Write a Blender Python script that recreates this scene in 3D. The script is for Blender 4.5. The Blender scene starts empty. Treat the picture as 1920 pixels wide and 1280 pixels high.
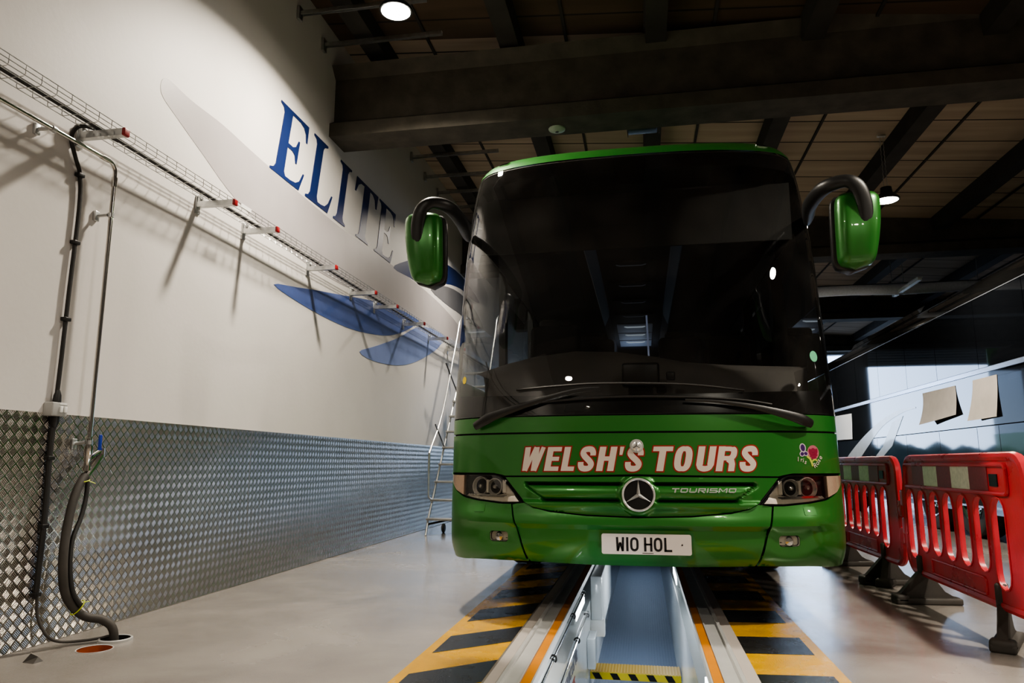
import bpy, bmesh, math, random
from mathutils import Vector, Matrix
from mathutils.geometry import delaunay_2d_cdt, tessellate_polygon
random.seed(7)
COL = bpy.context.scene.collection
rad = math.radians
PI = math.pi

# ------------------------------------------------------------------ object helpers
def tag(o, label=None, cat=None, group=None, kind=None):
    if label: o['label'] = label
    if cat: o['category'] = cat
    if group: o['group'] = group
    if kind: o['kind'] = kind
    return o

def thing(name, label, cat, loc=(0, 0, 0), rz=0, group=None):
    o = bpy.data.objects.new(name, None); COL.objects.link(o)
    o.location = loc; o.rotation_euler = (0, 0, rz); o.empty_display_size = .1
    return tag(o, label, cat, group)

def copy_tree(o, parent=None):
    c = o.copy(); COL.objects.link(c); c.parent = parent
    for ch in [x for x in o.children]:
        copy_tree(ch, c)
    return c

class MB:
    def __init__(s): s.v = []; s.f = []; s.m = []
    def add(s, vs, fs, mi=0):
        b = len(s.v); s.v += [tuple(v) for v in vs]
        for f in fs: s.f.append([i + b for i in f]); s.m.append(mi)
        return s
    def box(s, c, d, mi=0, R=None):
        hx, hy, hz = d[0] / 2, d[1] / 2, d[2] / 2
        vs = [Vector((x, y, z)) for z in (-hz, hz) for y in (-hy, hy) for x in (-hx, hx)]
        if R is not None: vs = [R @ v for v in vs]
        vs = [v + Vector(c) for v in vs]
        return s.add(vs, [(0, 2, 3, 1), (4, 5, 7, 6), (0, 1, 5, 4), (2, 6, 7, 3), (0, 4, 6, 2), (1, 3, 7, 5)], mi)
    def bb(s, x0, x1, y0, y1, z0, z1, mi=0):
        return s.box(((x0 + x1) / 2, (y0 + y1) / 2, (z0 + z1) / 2), (abs(x1 - x0), abs(y1 - y0), abs(z1 - z0)), mi)
    def rbox(s, c, d, r=.02, mi=0, R=None, seg=3):
        bm = bmesh.new(); bmesh.ops.create_cube(bm, size=1)
        for v in bm.verts: v.co = Vector((v.co.x * d[0], v.co.y * d[1], v.co.z * d[2]))
        bmesh.ops.bevel(bm, geom=bm.edges[:], offset=min(r, min(d) * .49), segments=seg, profile=.5, affect='EDGES')
        bm.verts.index_update()
        vs = [(R @ v.co if R is not None else v.co) + Vector(c) for v in bm.verts]
        fs = [[v.index for v in f.verts] for f in bm.faces]; bm.free()
        return s.add(vs, fs, mi)
    def tube(s, pts, r, seg=10, mi=0, closed=False, caps=True, flat=None):
        pts = [Vector(p) for p in pts]; n = len(pts)
        rs = r if isinstance(r, list) else [r] * n
        rings = []; up = None
        for i, p in enumerate(pts):
            if closed: t = pts[(i + 1) % n] - pts[i - 1]
            else: t = pts[min(i + 1, n - 1)] - pts[max(i - 1, 0)]
            t.normalize()
            if up is None:
                up = Vector((0, 0, 1)) if abs(t.z) < .9 else Vector((1, 0, 0))
                if flat is not None: up = Vector(flat)
            up = (up - t * up.dot(t)).normalized(); sd = t.cross(up)
            rr = rs[i]; ra, rb = (rr if isinstance(rr, tuple) else (rr, rr))
            rings.append([p + up * (ra * math.cos(2 * PI * k / seg)) + sd * (rb * math.sin(2 * PI * k / seg)) for k in range(seg)])
        vs = [v for g in rings for v in g]; fs = []
        for i in range(n if closed else n - 1):
            a = i * seg; b = ((i + 1) % n) * seg
            for k in range(seg): fs.append((a + k, a + (k + 1) % seg, b + (k + 1) % seg, b + k))
        if caps and not closed: fs += [tuple(range(seg))[::-1], tuple(range((n - 1) * seg, n * seg))]
        return s.add(vs, fs, mi)
    def lathe(s, prof, c=(0, 0, 0), axis='z', seg=32, mi=0, flip=False):
        vs = []; n = len(prof); c = Vector(c)
        for (r, h) in prof:
            for k in range(seg):
                a = 2 * PI * k / seg; x, y = r * math.cos(a), r * math.sin(a)
                p = {'z': (x, y, h), 'y': (x, h, y), 'x': (h, x, y)}[axis]
                vs.append(Vector(p) + c)
        fs = []
        for i in range(n - 1):
            for k in range(seg):
                q = (i * seg + k, i * seg + (k + 1) % seg, (i + 1) * seg + (k + 1) % seg, (i + 1) * seg + k)
                fs.append(q)
        return s.add(vs, fs, mi)
    def prism(s, poly, axis, a, b, mi=0):
        """poly: 2-D outline, extruded along axis ('x': (y,z), 'y': (x,z), 'z': (x,y)) from a to b"""
        def P(p, h): return {'x': (h, p[0], p[1]), 'y': (p[0], h, p[1]), 'z': (p[0], p[1], h)}[axis]
        n = len(poly); vs = [P(p, a) for p in poly] + [P(p, b) for p in poly]
        tri = tessellate_polygon([[Vector((p[0], p[1], 0)) for p in poly]])
        fs = [tuple(t) for t in tri] + [tuple(i + n for i in t[::-1]) for t in tri]
        fs += [(i, (i + 1) % n, n + (i + 1) % n, n + i) for i in range(n)]
        return s.add(vs, fs, mi)
    def build(s, name, mats, parent=None, ang=35, fix=True):
        me = bpy.data.meshes.new(name); me.from_pydata(s.v, [], s.f)
        if not isinstance(mats, (list, tuple)): mats = [mats]
        for m in mats: me.materials.append(m)
        for p, mi in zip(me.polygons, s.m): p.material_index = mi
        if fix:
            bm = bmesh.new(); bm.from_mesh(me); bmesh.ops.recalc_face_normals(bm, faces=bm.faces[:]); bm.to_mesh(me); bm.free()
        if ang:
            me.polygons.foreach_set('use_smooth', [True] * len(me.polygons)); me.set_sharp_from_angle(angle=rad(ang))
        me.update(); o = bpy.data.objects.new(name, me); COL.objects.link(o); o.parent = parent
        return o

def struct(name, mb, m, **k):
    o = mb.build(name, m, **k); o['kind'] = 'structure'; return o

def arc(cx, cy, r, a0, a1, n=8, ry=None):
    ry = ry or r
    return [(cx + r * math.cos(rad(a0 + (a1 - a0) * i / n)), cy + ry * math.sin(rad(a0 + (a1 - a0) * i / n))) for i in range(n + 1)]

def rrect(x0, x1, y0, y1, r, n=5):
    return arc(x1 - r, y1 - r, r, 0, 90, n) + arc(x0 + r, y1 - r, r, 90, 180, n) + arc(x0 + r, y0 + r, r, 180, 270, n) + arc(x1 - r, y0 + r, r, 270, 360, n)

def spline(P, n=6, closed=False):
    P = [Vector(p) for p in P]; out = []; L = len(P)
    for i in range(L if closed else L - 1):
        if closed: a, b, c, d = P[i - 1], P[i], P[(i + 1) % L], P[(i + 2) % L]
        else: a, b, c, d = P[max(i - 1, 0)], P[i], P[i + 1], P[min(i + 2, L - 1)]
        for k in range(n):
            t = k / n
            out.append(.5 * ((2 * b) + (c - a) * t + (2 * a - 5 * b + 4 * c - d) * t * t + (3 * b - a - 3 * c + d) * t ** 3))
    if not closed: out.append(P[-1])
    return out

# ------------------------------------------------------------------ materials
def mat(name, col, rough=.5, metal=0., var=.0, vscale=4., bump=0., bscale=40., coat=0., emit=None, es=0., rvar=0., spec=None, stretch=None):
    m = bpy.data.materials.new(name); m.use_nodes = True; nt = m.node_tree; b = nt.nodes['Principled BSDF']
    c = (*col, 1) if len(col) == 3 else col
    b.inputs['Base Color'].default_value = c; b.inputs['Roughness'].default_value = rough; b.inputs['Metallic'].default_value = metal
    b.inputs['Coat Weight'].default_value = coat; b.inputs['Coat Roughness'].default_value = .04
    if spec is not None: b.inputs['Specular IOR Level'].default_value = spec
    if emit: b.inputs['Emission Color'].default_value = (*emit, 1); b.inputs['Emission Strength'].default_value = es
    tc = nt.nodes.new('ShaderNodeTexCoord'); mp = nt.nodes.new('ShaderNodeMapping'); nt.links.new(tc.outputs['Object'], mp.inputs[0])
    if stretch: mp.inputs['Scale'].default_value = stretch
    n = nt.nodes.new('ShaderNodeTexNoise'); n.inputs['Scale'].default_value = vscale; n.inputs['Detail'].default_value = 6
    nt.links.new(mp.outputs[0], n.inputs['Vector'])
    if var or True:
        r = nt.nodes.new('ShaderNodeMapRange'); r.inputs[1].default_value = .25; r.inputs[2].default_value = .75
        r.inputs[3].default_value = 1 - var; r.inputs[4].default_value = 1 + var; nt.links.new(n.outputs[0], r.inputs[0])
        mx = nt.nodes.new('ShaderNodeVectorMath'); mx.operation = 'SCALE'; mx.inputs[0].default_value = c[:3]
        nt.links.new(r.outputs[0], mx.inputs['Scale']); nt.links.new(mx.outputs[0], b.inputs['Base Color'])
    if rvar:
        r2 = nt.nodes.new('ShaderNodeMapRange'); r2.inputs[1].default_value = .3; r2.inputs[2].default_value = .7
        r2.inputs[3].default_value = max(0, rough - rvar); r2.inputs[4].default_value = rough + rvar
        nt.links.new(n.outputs[0], r2.inputs[0]); nt.links.new(r2.outputs[0], b.inputs['Roughness'])
    if bump:
        n2 = nt.nodes.new('ShaderNodeTexNoise'); n2.inputs['Scale'].default_value = bscale; n2.inputs['Detail'].default_value = 4
        nt.links.new(mp.outputs[0], n2.inputs['Vector'])
        bp = nt.nodes.new('ShaderNodeBump'); bp.inputs['Strength'].default_value = bump; bp.inputs['Distance'].default_value = .01
        nt.links.new(n2.outputs[0], bp.inputs['Height']); nt.links.new(bp.outputs[0], b.inputs['Normal'])
    return m

class NT:
    """tiny node-math helper"""
    def __init__(s, m): s.nt = m.node_tree
    def n(s, t): return s.nt.nodes.new(t)
    def L(s, a, b): s.nt.links.new(a, b)
    def mth(s, op, a, b=None, c=None, clamp=False):
        x = s.n('ShaderNodeMath'); x.operation = op; x.use_clamp = clamp
        for i, v in enumerate((a, b, c)):
            if v is None: continue
            if isinstance(v, (int, float)): x.inputs[i].default_value = v
            else: s.L(v, x.inputs[i])
        return x.outputs[0]

def glass(name, tint=(.6, .62, .62), base=.04, rough=.0, dust=.0):
    m = bpy.data.materials.new(name); m.use_nodes = True; nt = m.node_tree
    for x in list(nt.nodes): nt.nodes.remove(x)
    out = nt.nodes.new('ShaderNodeOutputMaterial'); tr = nt.nodes.new('ShaderNodeBsdfTransparent'); tr.inputs[0].default_value = (*tint, 1)
    gl = nt.nodes.new('ShaderNodeBsdfGlossy'); gl.inputs['Roughness'].default_value = rough; gl.inputs[0].default_value = (.95, .97, 1, 1)
    fr = nt.nodes.new('ShaderNodeFresnel'); fr.inputs[0].default_value = 1.5
    ad = nt.nodes.new('ShaderNodeMath'); ad.operation = 'MULTIPLY_ADD'; ad.inputs[1].default_value = 1.3; ad.inputs[2].default_value = base; ad.use_clamp = True
    nt.links.new(fr.outputs[0], ad.inputs[0])
    mx = nt.nodes.new('ShaderNodeMixShader'); nt.links.new(ad.outputs[0], mx.inputs[0]); nt.links.new(tr.outputs[0], mx.inputs[1]); nt.links.new(gl.outputs[0], mx.inputs[2])
    last = mx
    if dust:
        df = nt.nodes.new('ShaderNodeBsdfDiffuse'); df.inputs[0].default_value = (.5, .48, .45, 1)
        tc = nt.nodes.new('ShaderNodeTexCoord'); n1 = nt.nodes.new('ShaderNodeTexNoise'); n1.inputs['Scale'].default_value = 2.2; n1.inputs['Detail'].default_value = 8
        n2 = nt.nodes.new('ShaderNodeTexVoronoi'); n2.inputs['Scale'].default_value = 60
        nt.links.new(tc.outputs['Object'], n1.inputs[0]); nt.links.new(tc.outputs['Object'], n2.inputs[0])
        r1 = nt.nodes.new('ShaderNodeMapRange'); r1.inputs[1].default_value = .45; r1.inputs[2].default_value = .8; r1.inputs[3].default_value = .2; r1.inputs[4].default_value = 1
        nt.links.new(n1.outputs[0], r1.inputs[0])
        r2 = nt.nodes.new('ShaderNodeMapRange'); r2.inputs[1].default_value = .0; r2.inputs[2].default_value = .22; r2.inputs[3].default_value = 1; r2.inputs[4].default_value = .25
        nt.links.new(n2.outputs[0], r2.inputs[0])
        mm = nt.nodes.new('ShaderNodeMath'); mm.operation = 'MULTIPLY'; nt.links.new(r1.outputs[0], mm.inputs[0]); nt.links.new(r2.outputs[0], mm.inputs[1])
        m3 = nt.nodes.new('ShaderNodeMath'); m3.operation = 'MULTIPLY'; m3.inputs[1].default_value = dust; nt.links.new(mm.outputs[0], m3.inputs[0])
        m2 = nt.nodes.new('ShaderNodeMixShader'); nt.links.new(m3.outputs[0], m2.inputs[0]); nt.links.new(mx.outputs[0], m2.inputs[1]); nt.links.new(df.outputs[0], m2.inputs[2])
        last = m2
    nt.links.new(last.outputs[0], out.inputs[0]); return m

M = {}
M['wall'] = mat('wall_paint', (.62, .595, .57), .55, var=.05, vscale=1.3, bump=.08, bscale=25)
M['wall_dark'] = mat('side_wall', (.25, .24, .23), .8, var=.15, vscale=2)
M['conc'] = mat('dark_concrete', (.065, .058, .045), .85, var=.35, vscale=5, bump=.35, bscale=18)
M['raft'] = mat('dark_rafter', (.035, .032, .028), .8, var=.25, vscale=4)
M['galv'] = mat('galvanised_steel', (.55, .56, .56), .38, 1., var=.15, vscale=20)
M['steel'] = mat('polished_steel', (.62, .6, .57), .16, 1.)
M['alu'] = mat('aluminium', (.62, .62, .61), .3, .3, var=.06, vscale=9)
M['chrome'] = mat('chrome', (.85, .85, .84), .07, 1.)
M['starm'] = mat('bright_chrome', (.8, .8, .78), .2, .6)
M['blkplastic'] = mat('black_plastic', (.012, .012, .012), .42, bump=.05, bscale=200)
M['rubber'] = mat('black_rubber', (.018, .017, .016), .6, var=.2, bump=.1, bscale=60)
M['rubber_dusty'] = mat('dusty_rubber', (.045, .04, .035), .65, var=.4, vscale=6)
M['redcap'] = mat('red_cap', (.26, .008, .012), .4)
M['blueh'] = mat('blue_handle', (.01, .03, .3), .4)
M['greybox'] = mat('grey_plastic', (.36, .36, .35), .5)
M['white'] = mat('white_plastic', (.8, .8, .78), .45)
M['lime'] = mat('lime_tie', (.5, .6, .02), .4)
M['orangepipe'] = mat('orange_drain', (.32, .075, .025), .55, var=.4, vscale=14)
M['blue'] = mat('deep_blue_vinyl', (.007, .018, .085), .45, var=.08)
M['bluelt'] = mat('mid_blue_vinyl', (.075, .12, .33), .45, var=.1)
M['bluepale'] = mat('pale_blue_vinyl', (.2, .26, .5), .4, var=.1)
M['greyv'] = mat('grey_vinyl', (.36, .335, .335), .45, var=.04)
M['darkv'] = mat('charcoal_vinyl', (.13, .13, .14), .35, var=.1)
M['greyline'] = mat('outline_grey', (.3, .3, .33), .4)
M['green'] = mat('metallic_green', (.028, .165, .026), .32, .3, var=.04, vscale=2, coat=.45, bump=.02, bscale=900)
M['gap'] = mat('shadow_gap', (.003, .003, .003), .8)
M['frit'] = mat('black_frit', (.008, .008, .008), .25)
M['gloss_black'] = mat('gloss_black', (.006, .006, .006), .06, coat=.5)
M['wtext'] = mat('cream_lettering', (.62, .54, .47), .45)
M['rtext'] = mat('red_outline', (.3, .012, .008), .4)
M['plate'] = mat('number_plate_white', (.66, .6, .56), .4)
M['ink'] = mat('black_ink', (.006, .006, .006), .4)
M['lens'] = glass('headlamp_lens', (.93, .93, .9), .03)
M['indic'] = mat('clear_indicator', (.42, .3, .22), .2, .2, var=.3, vscale=30, coat=1, stretch=(20, 20, 1))
M['refl'] = mat('lamp_reflector', (.78, .72, .64), .25, .15, bump=.5, bscale=30)
M['bowl'] = mat('lamp_bowl', (.8, .77, .72), .18, .5)
M['bulb'] = mat('lamp_bulb', (.5, .48, .45), .15, .6)
M['ws'] = glass('windshield_glass', (.72, .73, .73), .01, dust=.13)
M['sideglass'] = glass('side_glass', (.75, .8, .8), .03)
M['dash'] = mat('dashboard', (.13, .12, .11), .55, bump=.1, bscale=150)
M['seat'] = mat('seat_fabric', (.012, .012, .014), .85, var=.3, vscale=30)
M['cabin'] = mat('cabin_lining', (.02, .022, .028), .6)
M['cabinblue'] = mat('rack_edge', (.04, .055, .08), .4, emit=(.2, .32, .5), es=.016)  # faint emission imitates bluish ambient light on the edges, not a lamp
M['hatch'] = mat('ceiling_panel', (.18, .2, .24), .5, emit=(.5, .6, .8), es=.03)  # weak glow painted in so the panel looks lit
M['hatchhandle'] = mat('pale_handle', (.7, .72, .72), .4, emit=(.8, .9, 1), es=.25)  # handle emits slightly to imitate light falling on it
M['yellowst'] = mat('yellow_sticker', (.6, .45, .01), .4)
M['greenst'] = mat('green_sticker', (.12, .45, .25), .4)
M['red'] = mat('red_barrier_plastic', (.52, .035, .05), .33, var=.25, vscale=5, bump=.06, bscale=60, rvar=.1)
M['reflred'] = mat('red_reflective', (.28, .04, .06), .4, var=.2, vscale=60)
M['reflwhite'] = mat('white_reflective', (.85, .80, .74), .4, var=.15, vscale=40)
M['coach'] = mat('gloss_dark_coach', (.008, .009, .011), .03, coat=1, var=.2)
M['coachlow'] = mat('coach_lower_panel', (.035, .055, .085), .05, .3, coat=1, bump=.02, bscale=3)
M['silver'] = mat('silver_trim', (.6, .64, .72), .22, .8)
M['paper'] = mat('masking_paper', (.55, .50, .455), .8, var=.06, vscale=8, bump=.3, bscale=9)
M['whitepaper'] = mat('white_paper', (.85, .87, .9), .6)
M['film'] = mat('pale_vinyl_film', (.62, .68, .74), .2, .1, coat=.6, var=.1)
M['pitwhite'] = mat('pit_white_enamel', (.72, .75, .76), .2, var=.05, coat=.3)
M['pitgrey'] = mat('pit_recess', (.3, .32, .31), .4)
M['pitlamp'] = mat('pit_lamp', (1, 1, 1), .4, emit=(.9, .96, 1), es=6)
M['duct'] = mat('fabric_duct', (.78, .84, .95), .6, var=.1, vscale=40)
M['lamp'] = mat('lamp_emitter', (1, 1, 1), .4, emit=(1, .93, .8), es=60)
M['text_dark'] = mat('grey_blue_print', (.1, .1, .14), .4)
M['text_red'] = mat('red_print', (.5, .1, .06), .4)
M['sand'] = mat('pale_kerb', (.42, .38, .35), .5, var=.08, vscale=3)
M['coachglass'] = mat('coach_window', (.006, .007, .009), .02, coat=1)
M['wheelrim'] = mat('wheel_rim', (.6, .62, .65), .2, .9)
M['yellowgrate'] = mat('yellow_tread', (.5, .3, .02), .5)
M['step_y'] = mat('yellow_nosing', (.6, .48, .03), .5)
M['detector'] = mat('pale_detector', (.35, .42, .33), .5)
M['purple'] = mat('iris_purple', (.045, .008, .10), .4)
M['pink'] = mat('rose_red', (.22, .012, .04), .4)
M['leafy'] = mat('stem_yellow_green', (.42, .5, .08), .4)
M['leaf'] = mat('hedge', (.05, .09, .08), .8, var=.5, vscale=8, bump=1, bscale=10)

def floor_material():
    m = mat('resin_floor', (.30, .275, .25), .2); n = NT(m); b = m.node_tree.nodes['Principled BSDF']
    tc = n.n('ShaderNodeTexCoord'); n1 = n.n('ShaderNodeTexNoise'); n1.inputs['Scale'].default_value = .9; n1.inputs['Detail'].default_value = 9; n1.inputs['Distortion'].default_value = .4
    n.L(tc.outputs['Object'], n1.inputs[0])
    r = n.n('ShaderNodeMapRange'); r.inputs[1].default_value = .3; r.inputs[2].default_value = .7; r.inputs[3].default_value = .11; r.inputs[4].default_value = .32
    n.L(n1.outputs[0], r.inputs[0]); n.L(r.outputs[0], b.inputs['Roughness'])
    cr = n.n('ShaderNodeValToRGB'); cr.color_ramp.elements[0].position = .3; cr.color_ramp.elements[0].color = (.20, .18, .165, 1)
    cr.color_ramp.elements[1].position = .7; cr.color_ramp.elements[1].color = (.31, .285, .26, 1)
    n.L(n1.outputs[0], cr.inputs[0]); n.L(cr.outputs[0], b.inputs['Base Color'])
    n2 = n.n('ShaderNodeTexNoise'); n2.inputs['Scale'].default_value = 160; n2.inputs['Detail'].default_value = 3; n.L(tc.outputs['Object'], n2.inputs[0])
    n3 = n.n('ShaderNodeTexNoise'); n3.inputs['Scale'].default_value = 3; n.L(tc.outputs['Object'], n3.inputs[0])
    h = n.mth('MULTIPLY_ADD', n3.outputs[0], 3., n2.outputs[0])
    bp = n.n('ShaderNodeBump'); bp.inputs['Strength'].default_value = .35; bp.inputs['Distance'].default_value = .0025
    n.L(h, bp.inputs['Height']); n.L(bp.outputs[0], b.inputs['Normal'])
    b.inputs['Coat Weight'].default_value = .35; b.inputs['Coat Roughness'].default_value = .12
    return m
M['floor'] = floor_material()

def paint_floor(name, c):
    m = mat(name, c, .25, var=.12, vscale=6, bump=.3, bscale=160, rvar=.08); return m
M['hazy'] = paint_floor('hazard_yellow', (.56, .30, .004)); M['hazb'] = paint_floor('hazard_black', (.022, .021, .02))

def tread_material(name, col, P, rough=.24, metal=1., u='Y', v='Z', strength=1.):
    m = mat(name, col, rough, metal, var=.06, vscale=3); n = NT(m); b = m.node_tree.nodes['Principled BSDF']
    tc = n.n('ShaderNodeTexCoord'); sp = n.n('ShaderNodeSeparateXYZ'); n.L(tc.outputs['Object'], sp.inputs[0])
    a, c = sp.outputs[u], sp.outputs[v]
    k = 1 / (P * math.sqrt(2))
    U = n.mth('MULTIPLY', n.mth('ADD', a, c), k); V = n.mth('MULTIPLY', n.mth('SUBTRACT', a, c), k)
    U = n.mth('ADD', U, 200); V = n.mth('ADD', V, 200)
    fu = n.mth('FRACT', U); fv = n.mth('FRACT', V)
    ck = n.mth('MODULO', n.mth('ADD', n.mth('FLOOR', U), n.mth('FLOOR', V)), 2)
    def bars(along, across):
        w = n.mth('SINE', n.mth('MULTIPLY', across, 2 * PI * 5)); w = n.mth('MULTIPLY_ADD', w, .5, .5)
        w = n.mth('POWER', w, .7)
        e = n.mth('MULTIPLY', n.mth('SUBTRACT', .44, n.mth('ABSOLUTE', n.mth('SUBTRACT', along, .5))), 12, clamp=True)
        e2 = n.mth('MULTIPLY', n.mth('SUBTRACT', .46, n.mth('ABSOLUTE', n.mth('SUBTRACT', across, .5))), 12, clamp=True)
        return n.mth('MULTIPLY', n.mth('MULTIPLY', w, e), e2)
    A = bars(fu, fv); B = bars(fv, fu)
    mx = n.n('ShaderNodeMix'); n.L(ck, mx.inputs[0]); n.L(A, mx.inputs[2]); n.L(B, mx.inputs[3])
    bp = n.n('ShaderNodeBump'); bp.inputs['Strength'].default_value = strength; bp.inputs['Distance'].default_value = .0022
    n.L(mx.outputs[0], bp.inputs['Height']); n.L(bp.outputs[0], b.inputs['Normal'])
    return m
M['tread'] = tread_material('five_bar_tread_plate', (.40, .375, .34), .042, rough=.22)
M['pitmat'] = tread_material('ribbed_pit_mat', (.09, .115, .17), .02, rough=.3, metal=.0, u='X', v='Y', strength=.7)

def board_material(c):
    m = mat('roof_boards', c, .8, var=.2, vscale=2, stretch=(.3, 3, 1)); n = NT(m); b = m.node_tree.nodes['Principled BSDF']
    tc = n.n('ShaderNodeTexCoord'); sp = n.n('ShaderNodeSeparateXYZ'); n.L(tc.outputs['Object'], sp.inputs[0])
    f = n.mth('FRACT', n.mth('MULTIPLY', n.mth('ADD', sp.outputs['Y'], 60), 1 / .6))
    line = n.mth('GREATER_THAN', n.mth('ABSOLUTE', n.mth('SUBTRACT', f, .5)), .478)
    src = b.inputs['Base Color'].links[0].from_socket
    mx = n.n('ShaderNodeMix'); mx.data_type = 'RGBA'; n.L(line, mx.inputs[0]); n.L(src, mx.inputs[6]); mx.inputs[7].default_value = (.02, .015, .01, 1)
    n.L(mx.outputs[2], b.inputs['Base Color']); return m
M['boards'] = board_material((.38, .30, .22)); M['boards_near'] = board_material((.075, .05, .03))  # second boards colour is darkened to paint in the near bay's shade

def backdrop_material():
    m = bpy.data.materials.new('daylight_sky'); m.use_nodes = True; nt = m.node_tree
    for x in list(nt.nodes): nt.nodes.remove(x)
    n = NT(m); out = n.n('ShaderNodeOutputMaterial'); em = n.n('ShaderNodeEmission'); tc = n.n('ShaderNodeTexCoord'); sp = n.n('ShaderNodeSeparateXYZ')
    n.L(tc.outputs['Object'], sp.inputs[0]); r = n.n('ShaderNodeMapRange'); r.inputs[1].default_value = 0; r.inputs[2].default_value = 8; n.L(sp.outputs['Z'], r.inputs[0])
    cr = n.n('ShaderNodeValToRGB'); e = cr.color_ramp.elements; e[0].color = (.62, .78, 1, 1); e[1].color = (.45, .64, 1, 1); n.L(r.outputs[0], cr.inputs[0])
    n.L(cr.outputs[0], em.inputs[0]); em.inputs[1].default_value = SKY; n.L(em.outputs[0], out.inputs[0]); return m
SKY = 5.0
M['sky'] = backdrop_material()

# ------------------------------------------------------------------ ROOM
WX = -3.19
def cz(x): return 5.35 - .076 * x
def poly_floor():
    mb = MB()
    def circ(cx, cy, r, n=28): return [Vector((cx + r * math.cos(2 * PI * k / n), cy + r * math.sin(2 * PI * k / n), 0)) for k in range(n)]
    outer = [Vector(p) for p in ((WX, -7, 0), (-.65, -7, 0), (-.65, 24, 0), (WX, 24, 0))]
    loops = [outer, circ(-2.835, 3.52, .084), circ(-2.862, 3.705, .075)]
    tri = tessellate_polygon(loops); vs = [v for l in loops for v in l]
    mb.add(vs, [tuple(t) for t in tri])
    for (x0, x1, y0, y1) in ((.41, 10, -7, 24), (-.65, .41, -7, -1.5), (-.65, .41, 17, 24)):
        mb.add([(x0, y0, 0), (x1, y0, 0), (x1, y1, 0), (x0, y1, 0)], [(0, 1, 2, 3)])
    return mb
o = struct('floor', poly_floor(), M['floor'], ang=None)
for p in o.data.polygons:
    if p.normal.z < 0: p.flip()
struct('wall_left', MB().bb(WX - .2, WX, -7, 24, 0, 5.62), M['wall'], ang=None)
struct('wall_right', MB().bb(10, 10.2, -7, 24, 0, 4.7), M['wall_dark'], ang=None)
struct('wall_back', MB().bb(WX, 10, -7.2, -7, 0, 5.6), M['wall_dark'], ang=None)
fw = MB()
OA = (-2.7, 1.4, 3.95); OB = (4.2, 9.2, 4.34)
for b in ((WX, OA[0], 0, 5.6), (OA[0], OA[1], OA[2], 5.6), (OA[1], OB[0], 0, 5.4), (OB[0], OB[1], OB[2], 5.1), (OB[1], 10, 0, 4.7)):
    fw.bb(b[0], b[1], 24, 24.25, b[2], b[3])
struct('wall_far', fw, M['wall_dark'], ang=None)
def roof_slab(y0, y1):
    a, b, c = cz(WX), cz(10), .1
    return MB().add([(WX, y0, a), (10, y0, b), (10, y1, b), (WX, y1, a), (WX, y0, a + c), (10, y0, b + c), (10, y1, b + c), (WX, y1, a + c)],
                  [(0, 1, 2, 3), (7, 6, 5, 4), (0, 4, 5, 1), (1, 5, 6, 2), (2, 6, 7, 3), (3, 7, 4, 0)])
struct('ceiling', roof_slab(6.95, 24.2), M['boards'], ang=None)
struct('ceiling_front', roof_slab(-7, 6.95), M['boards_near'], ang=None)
for i, (yc) in enumerate((-4.6, 1.17, 6.95, 12.65, 18.35, 23.6)):
    prof = [(-.2, 4.38), (.2, 4.38), (.2, 4.53), (.09, 4.6), (.09, 5.08), (.2, 5.2), (.2, 5.55), (-.2, 5.55), (-.2, 5.2), (-.09, 5.08), (-.09, 4.6), (-.2, 4.53)]
    ob = MB().prism([(yc + a, z if z < 5.3 else 4.9 + .3) for a, z in prof], 'x', WX, 10).build('trim_%d' % (i + 1), M['conc'], ang=None)
    ob['kind'] = 'structure'
    struct('trim_%d' % (i + 21), MB().bb(WX, 3.2, yc - .2, yc + .2, 5.2, 5.5), M['conc'], ang=None) if False else None
# rafters
k = 31
for ri, x in enumerate((-2.75, -1.25, .25, 1.75, 3.35, 4.95, 6.55, 8.15)):
    mb = MB(); z = cz(x)
    mb.prism([(x - .12, z + .02), (x - .1, z - .2), (x + .1, z - .2), (x + .12, z + .02)], 'y', -6.9, 23.9)
    mb.bb(x + .56, x + .59, -6.9, 23.9, cz(x + .57) - .02, cz(x + .57) + .03)
    struct('trim_%d' % (ri + 11), mb, M['raft'], ang=None)
# roller shutters above the far openings
for nm, (x0, x1, zt) in (('door_1', OA), ('door_2', OB)):
    mb = MB()
    for i in range(7):
        z = zt - .02 + i * .085
        mb.prism([(23.92, z), (23.9, z + .02), (23.9, z + .06), (23.92, z + .08), (23.96, z + .08), (23.96, z)], 'x', x0, x1)
    mb.tube([(x0, 23.85, zt + .72), (x1, 23.85, zt + .72)], .16, 20)
    struct(nm, mb, mat('shutter_' + nm, (.5, .55, .62), .4, .4))
# outside
struct('backdrop_sky', MB().add([(-22, 34, -2), (26, 34, -2), (26, 34, 12), (-22, 34, 12)], [(0, 1, 2, 3)]), M['sky'], ang=None, fix=False)
struct('ground_outside', MB().bb(-22, 26, 24.3, 34, -.2, -.02), mat('yard_concrete', (.45, .45, .45), .7), ang=None)
hm = MB()
for i in range(60):
    x = -14 + i * .55 + random.random() * .3; s = .72 + random.random() * .28
    hm.lathe([(0.01, 0), (s * .7, .15), (s * .8, s), (s * .5, s * 1.7), (.01, s * 2)], (x, 31.5 + random.random(), 0), seg=9)
tag(hm.build('hedge', M['leaf']), 'dark green hedge outside the far doorway', 'hedge', kind='stuff')

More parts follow.
